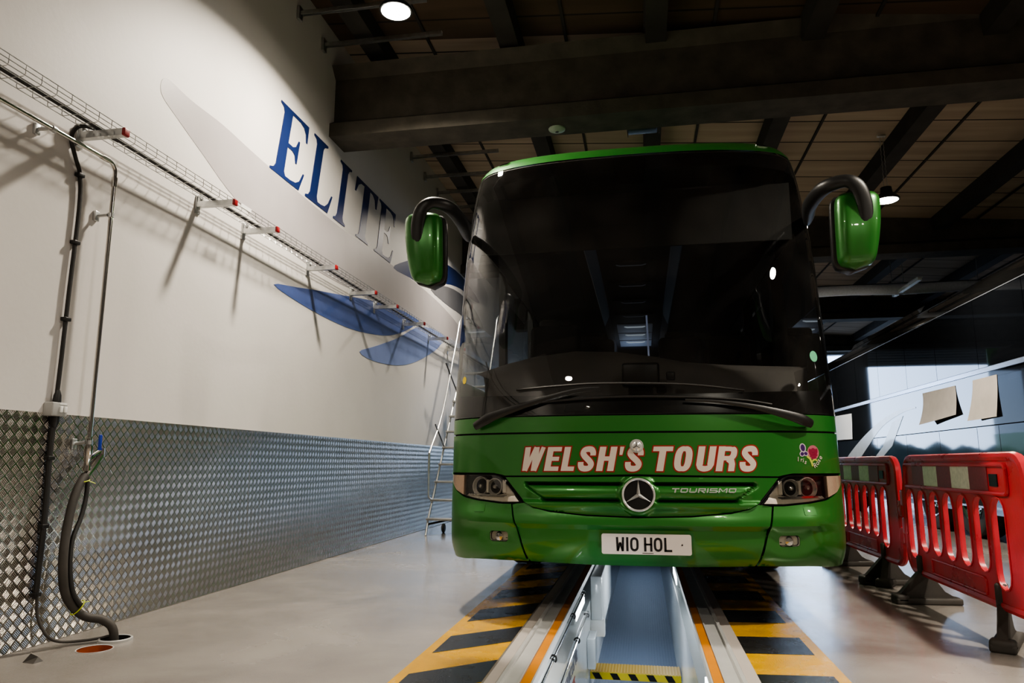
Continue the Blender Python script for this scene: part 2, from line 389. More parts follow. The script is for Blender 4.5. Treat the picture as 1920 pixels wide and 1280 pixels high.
# ------------------------------------------------------------------ SERVICE PIT
PL, PR = -.50, .265
PY0, PY1, PZ = -1.5, 17, -1.0
struct('floor_pit', MB().bb(PL - .1, PR + .1, PY0, PY1, PZ - .1, PZ), M['pitmat'], ang=None)
struct('wall_pit_left', MB().bb(PL - .16, PL, PY0, PY1, PZ, -.245).bb(PL - .16, PL - .08, PY0, PY1, -.245, -.02).bb(PL - .16, PL - .01, PY0, PY1, -.03, -.001), [M['pitwhite']], ang=None)
struct('wall_pit_right', MB().bb(PR, PR + .15, PY0, PY1, PZ, -.245).bb(PR + .08, PR + .15, PY0, PY1, -.245, -.02).bb(PR + .02, PR + .15, PY0, PY1, -.03, -.001), M['pitwhite'], ang=None)
struct('wall_pit_end', MB().bb(PL - .1, PR + .1, PY1, PY1 + .1, PZ, 0), M['pitwhite'], ang=None)
for side, s, X in (('left', -1, -.118), ('right', 1, -.118)):
    t = thing('pit_edge_frame', 'aluminium frame with an orange strip along the %s edge of the pit' % side, 'pit edge', (X, 5, 0))
    def xx(d): return s * d
    mb = MB()
    def bar(d0, d1, z0, z1): mb.bb(*sorted((xx(d0), xx(d1))), PY0 - 5, 12, z0, z1)
    bar(.445, .515, .0, .008); bar(.515, .533, .0, .022); bar(.438, .445, .0, .018); bar(.382, .39, -.03, .014)
    mb.build('sill', M['alu'], t, ang=None)
    mb = MB(); bar(.392, .436, .0, .012)
    mb.build('warning_strip', mat('orange_strip_' + side, (.62, .23, .02), .35, var=.12, vscale=5), t, ang=None)
    mb = MB(); bar(.535, .60, .0, .003)
    mb.build('kerb', M['sand'], t, ang=None)
    if s > 0: continue
    # rails and clips in the recess
    rx = s * .372 if s < 0 else s * .372
    mb = MB()
    for (dx, z) in ((.385, -.075), (.36, -.235)):
        mb.tube([(s * dx, PY0 - 4.9, z), (s * dx, 1.15, z)], .009, 10)
    mb.build('rail', M['steel'], t)
    for y in (-.95, .15, 1.0):
        for (dx, z) in ((.385, -.075), (.36, -.235)):
            cb = MB().tube([(s * dx + .018 * math.cos(a), y + (.02 if z < -.1 else 0), z + .018 * math.sin(a)) for a in [rad(-60 + i * 30) for i in range(9)]], .006, 6)
            cb.build('clip', M['blkplastic'], t)
def pit_lamp(label, x, y0, s):
    t = thing('pit_lamp', label, 'lamp', (x, y0, -.14), group=None)
    MB().rbox((0, .4, 0), (.06, .85, .11), .02).build('housing', M['pitgrey'], t)
    MB().rbox((s * .032, .4, 0), (.012, .72, .075), .004).build('diffuser', M['pitlamp'], t)
    return t
pit_lamp('bright strip lamp in the left pit wall recess under the bus nose', PL - .045, 5.45, 1)
pit_lamp('bright strip lamp in the right pit wall recess nearest the camera', PR + .045, 3.2, -1)
pit_lamp('strip lamp further back in the right pit wall recess under the bus', PR + .045, 7.2, -1)
# posts and step inside the pit
t = thing('trunking_box', 'long white trunking box fixed high on the left pit wall under the bus', 'trunking', (PL + .052, 6.78, -.56))
MB().rbox((0, .9, .28), (.10, 1.8, .46), .008).build('casing', M['pitwhite'], t); MB().rbox((.008, 0.03, .07), (.125, .1, .14), .008).build('end_block', M['white'], t)
t = thing('socket_box', 'small white box on the left pit wall beside the yellow step', 'box', (PL + .034, 6.33, -.71))
MB().rbox((0, .1, .12), (.066, .3, .24), .008).build('casing', M['pitwhite'], t)
t = thing('step_board', 'yellow ribbed step board with black and yellow nosing across the pit', 'step', (-.118, 6.5, -.78))
mb = MB().bb(-.375, .375, -.01, .26, -.03, 0)
mb.build('tread', M['yellowgrate'], t, ang=None)
mb = MB()
for i in range(30): mb.bb(-.37 + i * .0252, -.362 + i * .0252, -.012, .26, 0, .004)
mb.build('ribs', mat('grip_ribs', (.62, .42, .1), .5), t, ang=None)
mb = MB().bb(-.375, .375, -.02, -.01, -.055, .0, 0)
for i in range(5):
    x = -.33 + i * .15; mb.prism([(x, -.052), (x + .06, -.052), (x + .03, -.003), (x - .03, -.003)], 'y', -.023, -.02, 1)
mb.build('nosing', [M['step_y'], M['ink']], t, ang=None)
def text(s, size, m, name, parent, loc, rot, extr=.0008, shear=0., xs=1.):
    cu = bpy.data.curves.new(name, 'FONT'); cu.body = s; cu.size = size; cu.extrude = extr; cu.shear = shear
    tmp = bpy.data.objects.new(name + '_c', cu); COL.objects.link(tmp); dg = bpy.context.evaluated_depsgraph_get(); dg.update()
    me = bpy.data.meshes.new_from_object(tmp.evaluated_get(dg)); bpy.data.objects.remove(tmp); bpy.data.curves.remove(cu)
    me.materials.clear(); me.materials.append(m); o = bpy.data.objects.new(name, me); COL.objects.link(o)
    o.parent = parent; o.location = loc; o.rotation_euler = rot; o.scale = (xs, 1, 1); return o
t = thing('pit_wall_sign', 'grey and red printed lettering on the left pit wall panel', 'sign', (PL + .002, 4.33, -.42))
text('ServicePit', .17, M['text_dark'], 'lettering', t, (0, 0, .0), (PI / 2, 0, PI / 2), xs=1.6)
text('LIFTS', .10, M['text_red'], 'lettering', t, (0, .62, -.115), (PI / 2, 0, PI / 2), xs=1.15)['label'] = 'smaller red lettering'

# hazard floor markings
def hazard(side, xa, xb, ph, d, label):
    """yellow strip between xa (outer) and xb (inner) with slanted black bars"""
    mb = MB(); y0, y1 = -2, 12
    b = .05 if side == 'left' else .055
    mb.add([(xa, y0, .0015), (xb, y0, .0015), (xb, y1, .0015), (xa, y1, .0015)], [(0, 1, 2, 3)], 0)
    sg = 1 if xb > xa else -1
    xo = xa + sg * b; w = abs(xb - xo); y = ph
    while y > y0 + 1: y -= .748
    while y < y1 - .6:
        mb.add([(xo, y, .0022), (xb, y + d, .0022), (xb, y + d + .375, .0022), (xo, y + .375, .0022)], [(0, 1, 2, 3)], 1); y += .748
    o = mb.build('hazard_marking', [M['hazy'], M['hazb']], ang=None)
    for p in o.data.polygons:
        if p.normal.z < 0: p.flip()
    return tag(o, label, 'floor marking')
hazard('left', -1.135, -.73, 3.746, .31, 'black and yellow striped floor marking left of the pit')
hazard('right', .875, .48, 4.419 - .375, .005 + .07 - .4 + .3, 'black and yellow striped floor marking right of the pit')

# floor sleeves
t = thing('drain_hole', 'open round hole with an orange clay sleeve in the floor near the hose', 'drain', (-2.835, 3.52, 0))
MB().lathe([(.0845, .001), (.084, -.06), (.084, -.14), (.001, -.15)]).build('sleeve', M['orangepipe'], t)
MB().lathe([(.083, .001), (.088, .003), (.09, .001)]).build('rim', M['greybox'], t)
t = thing('cable_duct', 'round floor duct where the black hose drops into the floor', 'duct', (-2.862, 3.705, 0))
MB().lathe([(.0755, .012), (.075, -.2), (.001, -.21)]).build('sleeve', M['rubber'], t)
MB().lathe([(.074, .013), (.08, .016), (.086, .012), (.088, 0)]).build('rim', M['greybox'], t)
mb = MB().add([(-.03, -.02, 0), (.035, -.03, 0), (.04, .02, 0), (-.02, .03, 0), (-.01, .0, .035), (.02, .01, .02)], [(0, 1, 2, 3), (0, 1, 5, 4), (1, 2, 5), (2, 3, 4, 5), (3, 0, 4)])
o = mb.build('rubble', M['rubber_dusty'], ang=10); o.location = (-2.955, 3.25, 0); o.scale = (1.1, 1.1, 1.1)
tag(o, 'small dark chip of debris lying on the floor in the left corner', 'debris')

# ------------------------------------------------------------------ LEFT WALL: plate, murals, letters
y = -6.9; i = 0
while y < 23.5:
    y1 = min(y + 2.49, 23.9)
    o = MB().bb(WX, WX + .004, y + .002, y1 - .002, .004, 1.222).build('tread_plate', M['tread'], ang=None)
    tag(o, 'five bar aluminium tread plate fixed along the foot of the left wall', 'wall plate', 'tread plates along the left wall'); y = y1
def wall_poly(name, pts, m, x=WX + .003, parent=None, smooth=5, closed=True):
    P = [(v.x, v.y) for v in spline([Vector((a, b, 0)) for a, b in pts], smooth, True)] if smooth else pts
    return MB().prism(P, 'x', WX + .0005, x).build(name, m, parent, ang=None)
t = thing('wall_mural', 'grey and blue swooping mural painted on the white left wall', 'mural', (0, 0, 0))
top = [(4.10, 3.50), (4.12, 3.575), (4.20, 3.60), (4.44, 3.58), (4.857, 3.587), (5.346, 3.557), (6.138, 3.524), (7.147, 3.5), (8.486, 3.53), (10.1, 3.55), (11.4, 3.5), (12.6, 3.35), (14, 3.0)]
bot = [(14, 2.6), (12.8, 2.85), (11.8, 2.98), (10.394, 3.03), (8.169, 2.92), (6.676, 2.874), (5.786, 2.935), (5.071, 3.07), (4.61, 3.245), (4.275, 3.38), (4.14, 3.44)]
wall_poly('grey_swoosh', top + bot, M['greyv'], WX + .002, t)
wall_poly('lower_leaf', [(5.774, 2.522), (6.2, 2.6), (6.696, 2.683), (7.4, 2.79), (7.997, 2.883), (9.0, 3.0), (9.996, 3.028), (9.85, 2.94), (9.632, 2.84), (9.15, 2.68), (8.574, 2.55), (7.705, 2.453), (6.979, 2.435), (6.25, 2.465)], M['bluelt'], WX + .003, t, 3)
wall_poly('lowest_leaf', [(7.8, 2.225), (8.221, 2.349), (9.081, 2.6), (9.9, 2.9), (10.6, 3.02), (11.468, 3.028), (11.2, 2.86), (10.853, 2.7), (9.911, 2.4), (9.11, 2.24), (8.234, 2.18)], M['bluepale'], WX + .004, t, 3)
wall_poly('crest', [(8.859, 3.512), (9.329, 3.732), (10.06, 3.979), (11.225, 4.25), (12.487, 4.35), (14, 4.2), (13.4, 4.1), (12.5, 4.1), (11.416, 3.929), (10.501, 3.63), (9.581, 3.56)], M['blue'], WX + .003, t, 3)
wall_poly('charcoal_patch', [(10.59, 3.63), (11.256, 3.86), (12.389, 4.0), (13.6, 3.95), (14.4, 3.7), (13.2, 3.6), (12.405, 3.62), (11.604, 3.6)], M['darkv'], WX + .0045, t, 3)
SER = {
 'E': [(0, 0), (.84, 0), (.93, .27), (.89, .27), (.82, .13), (.72, .07), (.56, .05), (.42, .05), (.37, .1), (.36, .46), (.5, .46), (.58, .43), (.63, .33), (.67, .33), (.67, .67), (.63, .67), (.58, .56), (.5, .52), (.36, .52), (.36, .95), (.6, .95), (.72, .92), (.8, .85), (.84, .74), (.88, .74), (.86, 1), (0, 1), (0, .97), (.09, .94), (.13, .88), (.13, .12), (.09, .06), (0, .03)],
 'L': [(0, 0), (.78, 0), (.88, .3), (.84, .3), (.76, .15), (.66, .07), (.52, .05), (.41, .05), (.36, .12), (.36, .88), (.4, .94), (.5, .97), (.5, 1), (0, 1), (0, .97), (.09, .94), (.13, .88), (.13, .12), (.09, .06), (0, .03)],
 'I': [(0, 0), (.5, 0), (.5, .03), (.4, .06), (.36, .12), (.36, .88), (.4, .94), (.5, .97), (.5, 1), (0, 1), (0, .97), (.09, .94), (.13, .88), (.13, .12), (.09, .06), (0, .03)],
 'T': [(.2, 0), (.68, 0), (.68, .03), (.58, .06), (.54, .12), (.54, .95), (.66, .94), (.76, .88), (.82, .74), (.86, .74), (.88, 1), (0, 1), (-.02, .74), (.02, .74), (.08, .88), (.18, .94), (.31, .95), (.31, .12), (.28, .06), (.2, .03)]}
t = thing('wall_lettering', 'large navy blue serif capitals reading ELITE on the left wall', 'lettering', (0, 0, 0))
for ch, y0, w in (('E', 5.58, .66), ('L', 6.27, .66), ('I', 6.93, .62), ('T', 7.40, .78), ('E', 8.14, .70)):
    pts = [(y0 + a * w + .2 * b * .72, 3.54 + b * .72) for a, b in SER[ch]]
    pts2 = []
    MB().prism(pts, 'x', WX + .0005, WX + .0055).build('letter', M['blue'], t, ang=None)

# cable tray
trx0, trx1, trz = -3.13, -2.98, 2.862
t = thing('cable_tray', 'wire mesh cable tray running along the left wall on bracket arms', 'cable tray', (0, 0, 0))
mb = MB(); Y0, Y1 = -1.5, 17.
for (x, z) in ((trx0, trz + .055), (trx0, trz + .028), (trx0, trz), (trx0 + .05, trz), (trx0 + .1, trz), (trx1, trz), (trx1, trz + .028), (trx1, trz + .055)):
    mb.tube([(x, Y0, z), (x, Y1, z)], .0026, 5)
y = Y0 + .05
while y < Y1:
    mb.tube([(trx0, y, trz + .057), (trx0, y, trz + .008), (trx0 + .01, y, trz - .004), (trx1 - .01, y, trz - .004), (trx1, y, trz + .008), (trx1, y, trz + .057)], .0024, 4, caps=False); y += .1
mb.build('wire_mesh', M['galv'], t)
MB().bb(trx1 + .003, trx1 + .005, 4.83, 4.98, trz + .03, trz + .06).build('maker_label', M['white'], t, ang=None)
def make_arm():
    t = thing('bracket_arm', '', 'bracket arm')
    mb = MB()
    # slotted channel pointing out from the wall
    L = .30; mb.bb(0, L, -.0205, -.018, -.02, .02); mb.bb(0, L, .018, .0205, -.02, .02); mb.bb(0, L, -.0205, .0205, -.0205, -.018)
    for i in range(6): mb.bb(.02 + i * .045, .03 + i * .045, -.0205, .0205, -.018, .0)
    mb.build('channel', M['galv'], t, ang=None)
    MB().rbox((.006, 0, .0), (.012, .05, .14), .002).rbox((.02, .0, .045), (.03, .034, .05), .004).tube([(0.012, 0, .05), (.045, 0, .05)], .008, 8).build('wall_plate', M['galv'], t)
    MB().rbox((L + .008, 0, 0), (.02, .048, .046), .006).build('end_cap', M['redcap'], t)
    return t
AR = [(3.45, 'nearest bracket arm with a red cap carrying the wire cable tray'), (4.60, 'second nearest red capped bracket arm under the cable tray'), (5.23, 'third nearest red capped bracket arm, beside the grey swoosh'), (6.40, 'fourth nearest red capped bracket arm above the blue leaf mural tip'),
      (7.47, 'fifth nearest red capped bracket arm over the blue leaf mural'), (8.2, 'sixth nearest red capped bracket arm over the middle of the blue leaf'), (9.31, 'third furthest red capped bracket arm along the left wall'), (10.5, 'second furthest red capped bracket arm, just left of the green bus'), (11.6, 'furthest bracket arm visible at the edge of the green bus')]
a0 = make_arm()
for i, (y, lb) in enumerate(AR):
    a = a0 if i == 0 else copy_tree(a0)
    a.location = (WX, y, 2.833); a['label'] = lb; a['group'] = 'bracket arms under the cable tray'
for nm, x, z, r, lb in (('power_cable', trx0 + .06, trz + .014, .011, 'thick black cable lying along the bottom of the wire tray'), ('data_cable', trx0 + .085, trz + .01, .007, 'thinner black cable beside the thick one in the wire tray')):
    pts = [(x + .004 * math.sin(yy * 2.3), yy, z) for yy in [-1.4 + i * .5 for i in range(37)]]
    tag(MB().tube(pts, r, 8).build(nm, M['rubber']), lb, 'cable')
# steel air pipe
t = thing('air_pipe', 'thin polished steel pipe below the tray turning down the left wall', 'pipe', (0, 0, 0))
px = -3.105
pts = [(px, -2, 2.745), (px, 3.58, 2.745)] + [(px, 3.60 + .06 * math.sin(rad(a)), 2.685 + .06 * math.cos(rad(a))) for a in range(0, 91, 15)] + [(px, 3.66, 1.10)]
MB().tube(pts, .0125, 12).build('pipe', M['steel'], t)
mb = MB(); mb.tube([(px, 3.66, 2.60), (px, 3.66, 2.66)], .017, 12).build('fitting', M['steel'], t); MB().tube([(px, 3.54, 2.745), (px, 3.60, 2.745)], .017, 12).build('fitting', M['steel'], t)
for (y, z, ax) in ((3.18, 2.745, 'y'), (3.66, 2.42, 'z'), (3.66, 1.07, 'z')):
    mb = MB().tube([(WX, y - .03, z - .01), (px - .015, y - .01, z)], .010, 8).rbox((WX + .01, y - .03, z - .01), (.02, .035, .06), .003)
    d = (0, .012, 0) if ax == 'y' else (0, 0, .012)
    mb.tube([(px - d[0], y - d[1], z - d[2]), (px + d[0], y + d[1], z + d[2])], .019, 12)
    mb.build('clamp', M['galv'], t)
# ball valve manifold
t = thing('ball_valve', 'chrome ball valve with a blue lever at the foot of the steel pipe', 'valve', (px, 3.66, 1.0))
mb = MB().lathe([(.001, .09), (.018, .09), (.018, .05), (.024, .05), (.024, .0), (.019, -.01), (.016, -.06), (.021, -.06), (.021, -.09), (.001, -.09)], seg=14)
mb.tube([(0, 0, -.03), (0, .05, .0), (0, .09, .02)], .013, 10)
mb.build('body', M['steel'], t)
mb = MB().tube([(0, .0, -.12), (0, .06, -.05), (0, .1, -.0)], [.02, .022, .018], 10).lathe([(.001, .03), (.014, .03), (.014, -.02), (.001, -.02)], (0, .11, .01), seg=10)
mb.build('hose_coupling', M['steel'], t)
MB().rbox((.03, .05, .07), (.012, .02, .09), .004).build('lever', M['blueh'], t)
def hose(name, P, r, lb, m=M['rubber']):
    return tag(MB().tube(spline(P, 6), r, 12).build(name, m), lb, 'hose')
hose('air_hose', [(px, 3.655, .885), (px + .01, 3.60, .82), (px + .02, 3.555, .72), (px + .035, 3.515, .56), (px + .05, 3.50, .42), (px + .06, 3.52, .28), (px + .08, 3.575, .185), (px + .12, 3.62, .135), (-2.92, 3.67, .11), (-2.875, 3.70, .05), (-2.865, 3.705, -.1)], .023, 'thick black hose hanging from the valve into the floor duct', M['rubber_dusty'])
hose('air_hose', [(px + .01, 3.66, .88), (px + .02, 3.655, .78), (px + .03, 3.62, .66), (px + .04, 3.56, .54), (px + .06, 3.54, .40), (px + .085, 3.55, .27), (px + .115, 3.585, .195)], .0125, 'thinner black hose tied beside the thick hose under the valve', M['rubber'])
tag(MB().tube([(px + .005 + .03 * math.cos(a), 3.64 + .03 * math.sin(a), .855 + .008 * math.sin(a)) for a in [i * PI / 8 for i in range(16)]], .003, 5, closed=True).tube([(px + .03, 3.65, .855), (px + .05, 3.68, .84)], .002, 4).build('cable_tie', M['lime']), 'lime green tie at the top of the black hoses', 'cable tie')
tag(MB().tube([(px + .1 + .035 * math.cos(a), 3.575 + .02 * math.sin(a), .19 + .035 * math.sin(a + .6)) for a in [i * PI / 8 for i in range(16)]], .003, 5, closed=True).tube([(px + .12, 3.58, .215), (px + .13, 3.62, .215)], .002, 4).build('cable_tie', M['lime']), 'lime green tie low on the hoses near the floor', 'cable tie')
# black supply cable + switch box
t = thing('supply_cable', 'black cable dropping from the tray to the grey isolator and floor', 'cable', (0, 0, 0))
X = WX + .02
MB().tube(spline([(trx0 + .06, 3.62, 2.875), (trx0 + .03, 3.46, 2.88), (X + .03, 3.385, 2.86), (X, 3.375, 2.79), (X, 3.42, 2.69), (X, 3.465, 2.60), (X, 3.485, 2.4), (X, 3.475, 1.9), (X, 3.47, 1.5), (X, 3.465, 1.30)], 5), .0115, 10).build('upper_run', M['rubber'], t)
MB().tube(spline([(X, 3.465, 1.19), (X, 3.46, 1.0), (X, 3.47, .66), (X, 3.465, .25)], 5), .015, 10).build('lower_run', M['rubber'], t)
MB().tube(spline([(X + .01, 3.465, .27), (X + .02, 3.47, .16), (X + .06, 3.50, .06), (-3.08, 3.56, .018), (-3.0, 3.62, .012), (-2.93, 3.68, .016), (-2.885, 3.70, .018), (-2.87, 3.71, -.06)], 5), .008, 8).build('tail', M['rubber_dusty'], t)
for z, y in ((2.60, 3.465), (2.2, 3.482), (1.75, 3.473), (.98, 3.46), (.62, 3.469), (.27, 3.465)):
    MB().rbox((X, y, z), (.035, .045, .022), .004).build('clip', M['blkplastic'], t)
MB().lathe([(.001, .05), (.011, .05), (.02, .02), (.022, -.02), (.001, -.02)], (X + .005, 3.465, 1.30), seg=12).build('gland', M['blkplastic'], t)
mb = MB().lathe([(.001, -.04), (.014, -.04), (.024, -.01), (.024, .02), (.001, .02)], (X + .005, 3.463, 1.185), seg=12); mb.build('gland', M['blkplastic'], t)
t = thing('isolator_switch', 'grey twin switch box on the wall above the tread plate', 'switch', (WX, 3.455, 1.243))
MB().rbox((.03, 0, 0), (.06, .105, .075), .006).build('casing', M['greybox'], t)
for dy in (-.0, .03): MB().rbox((.064, dy + .004, .0), (.01, .018, .034), .003).build('rocker', M['white'], t)
MB().bb(.0605, .0615, -.005, .045, .026, .034).build('label_plate', M['white'], t, ang=None)

# ceiling struts on the left wall
st = [(5.25, 5.27), (5.95, 5.28), (6.5, 5.28), (9.46, 5.33), (10.13, 5.30), (10.8, 5.30), (11.5, 5.3)]
s0 = None
for i, (y, z) in enumerate(st):
    if s0 is None:
        s0 = thing('roof_strut', '', 'strut')
        MB().bb(0, 1.3, -.02, -.017, -.02, .02).bb(0, 1.3, .017, .02, -.02, .02).bb(0, 1.3, -.02, .02, .017, .02).build('channel', M['galv'], s0, ang=None)
        MB().rbox((.02, 0, -.0), (.03, .07, .14), .004).build('wall_cleat', M['galv'], s0)
        s = s0
    else: s = copy_tree(s0)
    s.location = (WX, y, z)
    tag(s, 'galvanised channel strut from the left wall near the lit ceiling lamp' if i < 3 else 'galvanised channel strut from the left wall beyond the concrete beam', 'strut', 'near roof struts' if i < 3 else 'far roof struts')

# ------------------------------------------------------------------ LAMPS
def bay_light(loc, power, col=(1, .9, .76), r=.125, spread=152):
    ld = bpy.data.lights.new('bay_light', 'AREA'); ld.shape = 'DISK'; ld.size = r * 2; ld.energy = power; ld.color = col; ld.spread = rad(spread)
    lo = bpy.data.objects.new('bay_light', ld); COL.objects.link(lo); lo.location = (loc[0], loc[1], loc[2] - .012)
def high_bay(loc, power, label, top, r=.125):
    t = thing('high_bay_lamp', label, 'ceiling lamp', loc)
    MB().lathe([(r * .98, .002), (r * 1.12, .0), (r * 1.15, .02), (r * .9, .06), (r * .55, .1), (r * .5, .17), (.02, .18), (.001, .18)], seg=28).build('housing', M['blkplastic'], t)
    MB().lathe([(.001, -.004), (r * .9, -.004), (r, .002)], seg=28).build('lens', M['lamp'], t)
    mb = MB(); L = top - loc[2]; n = max(2, int(L / .04))
    for dx in (-.018, .018):
        mb.tube([(dx + .004 * (1 if i % 2 else -1), .003 * (1 if i % 2 else -1), .16 + (L - .18) * i / n) for i in range(n + 1)], .0035, 5)
    mb.build('chain', M['galv'], t)
    MB().rbox((0, 0, L - .03), (.1, .04, .03), .006).build('hook', M['galv'], t)
    bay_light(loc, power, r=r)
    return t
high_bay((-1.99, 5.41, 4.80), 200, 'lit round high bay lamp above the left wall lettering', cz(-2) - .02)
high_bay((3.105, 9.32, 4.20), 130, 'lit round high bay lamp on a chain at upper right', cz(3.1) - .02, r=.13)
for (x, y, z, p) in ((-1.99, 10.9, 4.8, 110), (-1.99, -.6, 4.8, 95), (-1.9, -4.6, 4.8, 70), (3.1, 3.4, 4.3, 190), (2.6, -2.2, 4.4, 230), (3.1, 15.2, 4.2, 130), (7, 9, 4.2, 130), (7, 2, 4.2, 150)):
    bay_light((x, y, z), p)

# ceiling odds and ends
t = thing('smoke_detector', 'pale round detector under the concrete beam above the bus', 'detector', (-.78, 7.0, 4.38))
MB().lathe([(.001, -.035), (.02, -.035), (.022, -.03), (.05, -.028), (.085, -.012), (.088, 0), (.001, 0)], seg=28).build('base', M['detector'], t)
MB().lathe([(.001, -.037), (.018, -.037), (.018, -.03)], seg=16).build('sensor', M['ink'], t)
t = thing('ceiling_speaker_box', 'dark box with hanging wires behind the concrete beam above the bus', 'junction box', (.1, 7.7, 4.75))
MB().rbox((0, 0, 0), (.34, .2, .26), .02).build('casing', M['blkplastic'], t)
MB().bb(-.02, .06, -.103, -.1, -.04, .0).build('label_plate', M['detector'], t, ang=None)
MB().tube([(.18, -.05, .5), (.18, -.05, -.2)], .004, 6).tube([(-.2, 0, .5), (-.16, 0, -.2)], .004, 6).build('wire', M['galv'], t)
t = thing('air_duct', 'pale perforated fabric duct hanging across the hall at right', 'duct', (0, 14, 4.12))
MB().tube([(1.5 + i * .3, 0, .01 * math.sin(i)) for i in range(17)], .095, 20).build('sleeve', M['duct'], t)
MB().bb(1.5, 6.3, -.02, .02, .1, .115).build('track', M['raft'], t, ang=None)
for x in (4.62, 4.82, 6.07): MB().tube([(x, 0, .1), (x, 0, .55)], .006, 6).build('hanger_wire', M['galv'], t)
for i, (x0, x1, z) in enumerate(((4.62, 4.98, 4.1), (6.1, 6.5, 4.12))):
    o = MB().box((0, 0, 0), (.07, 1.3, .05)).bb(-.05, .05, -.65, .65, .02, .03).build('strip_light', mat('dim_strip_light%d' % i, (.7, .72, .74), .4), ang=None)
    o.location = (x0 + .1, 13.6, z - .05); tag(o, ('unlit strip light fitting below the fabric duct, above the green bus mirror' if i == 0 else 'unlit strip light fitting below the duct, above the black coach roof'), 'strip light')

# ------------------------------------------------------------------ GREEN BUS
def smooth_t(T, z):
    if z <= T[0][0]: return T[0][1]
    if z >= T[-1][0]: return T[-1][1]
    for i in range(len(T) - 1):
        if z <= T[i + 1][0]:
            x0, y0 = T[i]; x1, y1 = T[i + 1]; h = x1 - x0
            def sl(j):
                if j <= 0: return (T[1][1] - T[0][1]) / (T[1][0] - T[0][0])
                if j >= len(T) - 1: return (T[-1][1] - T[-2][1]) / (T[-1][0] - T[-2][0])
                a = (T[j][1] - T[j - 1][1]) / (T[j][0] - T[j - 1][0]); b = (T[j + 1][1] - T[j][1]) / (T[j + 1][0] - T[j][0])
                return 0 if a * b <= 0 else 2 * a * b / (a + b)
            t = (z - x0) / h
            return (2 * t ** 3 - 3 * t * t + 1) * y0 + (t ** 3 - 2 * t * t + t) * h * sl(i) + (-2 * t ** 3 + 3 * t * t) * y1 + (t ** 3 - t * t) * h * sl(i + 1)
def lerp_t(T, z):
    if z <= T[0][0]: return T[0][1]
    for (a, b), (c, d) in zip(T, T[1:]):
        if z <= c: return b + (d - b) * (z - a) / (c - a)
    return T[-1][1]
BXC = -.037
WT = [(.3, 1.24), (.45, 1.262), (.9, 1.262), (2.2, 1.262), (2.7, 1.245), (3.0, 1.22), (3.1, 1.208), (3.2, 1.185), (3.26, 1.15), (3.32, 1.08), (3.37, .97), (3.40, .84), (3.42, .68)]
YT = [(.3, 4.56), (.38, 4.50), (.5, 4.46), (.64, 4.46), (.9, 4.48), (1.24, 4.50), (1.6, 4.57), (2.2, 4.73), (2.8, 4.93), (3.1, 5.06), (3.2, 5.12), (3.28, 5.19), (3.34, 5.28), (3.38, 5.40), (3.40, 5.52), (3.42, 5.7)]
DT = [(.3, .52), (2.0, .52), (2.8, .44), (3.1, .38), (3.25, .32), (3.42, .2)]
NP = 2.5; BD = .52
_A = [(0., 0., 0.)]
for i in range(1, 401):
    tt = i / 400 * PI / 2; xn = math.sin(tt) ** (2 / NP); dn = 1 - max(0, math.cos(tt)) ** (2 / NP)
    a, x0, d0 = _A[-1]; _A.append((a + math.hypot(1.275 * (xn - x0), BD * (dn - d0)), xn, dn))
AM = _A[-1][0]
def plan(a):
    s = 1 if a >= 0 else -1; b = min(abs(a), AM); lo, hi = 0, 400
    while hi - lo > 1:
        m = (lo + hi) // 2
        if _A[m][0] <= b: lo = m
        else: hi = m
    a0, x0, d0 = _A[lo]; a1, x1, d1 = _A[hi]; t = (b - a0) / (a1 - a0) if a1 > a0 else 0
    return s * (x0 + (x1 - x0) * t), d0 + (d1 - d0) * t
def skin(a, z):
    xn, dn = plan(a); return Vector((BXC + smooth_t(WT, z) * xn, smooth_t(YT, z) + lerp_t(DT, z) * dn, z))
def skin_o(a, z, off):
    """point on the bus skin pushed out along its normal"""
    e = .004; p = skin(a, z); aa = max(-AM + e, min(AM - e, a)); zz = min(max(z, .31), 3.41)
    n = (skin(aa + e, zz) - skin(aa - e, zz)).cross(skin(aa, zz + e) - skin(aa, zz - e))
    if n.length < 1e-12: n = Vector((0, -1, 0))
    n.normalize(); return p + n * off, n
def inside(p, poly):
    c = False; n = len(poly); x, y = p
    for i in range(n):
        x1, y1 = poly[i]; x2, y2 = poly[i - 1]
        if (y1 > y) != (y2 > y) and x < (x2 - x1) * (y - y1) / (y2 - y1) + x1: c = not c
    return c
def densify(poly, res):
    out = []
    for i in range(len(poly)):
        a = Vector(poly[i]); b = Vector(poly[(i + 1) % len(poly)]); n = max(1, int(math.ceil((b - a).length / res)))
        out += [tuple(a + (b - a) * k / n) for k in range(n)]
    return out
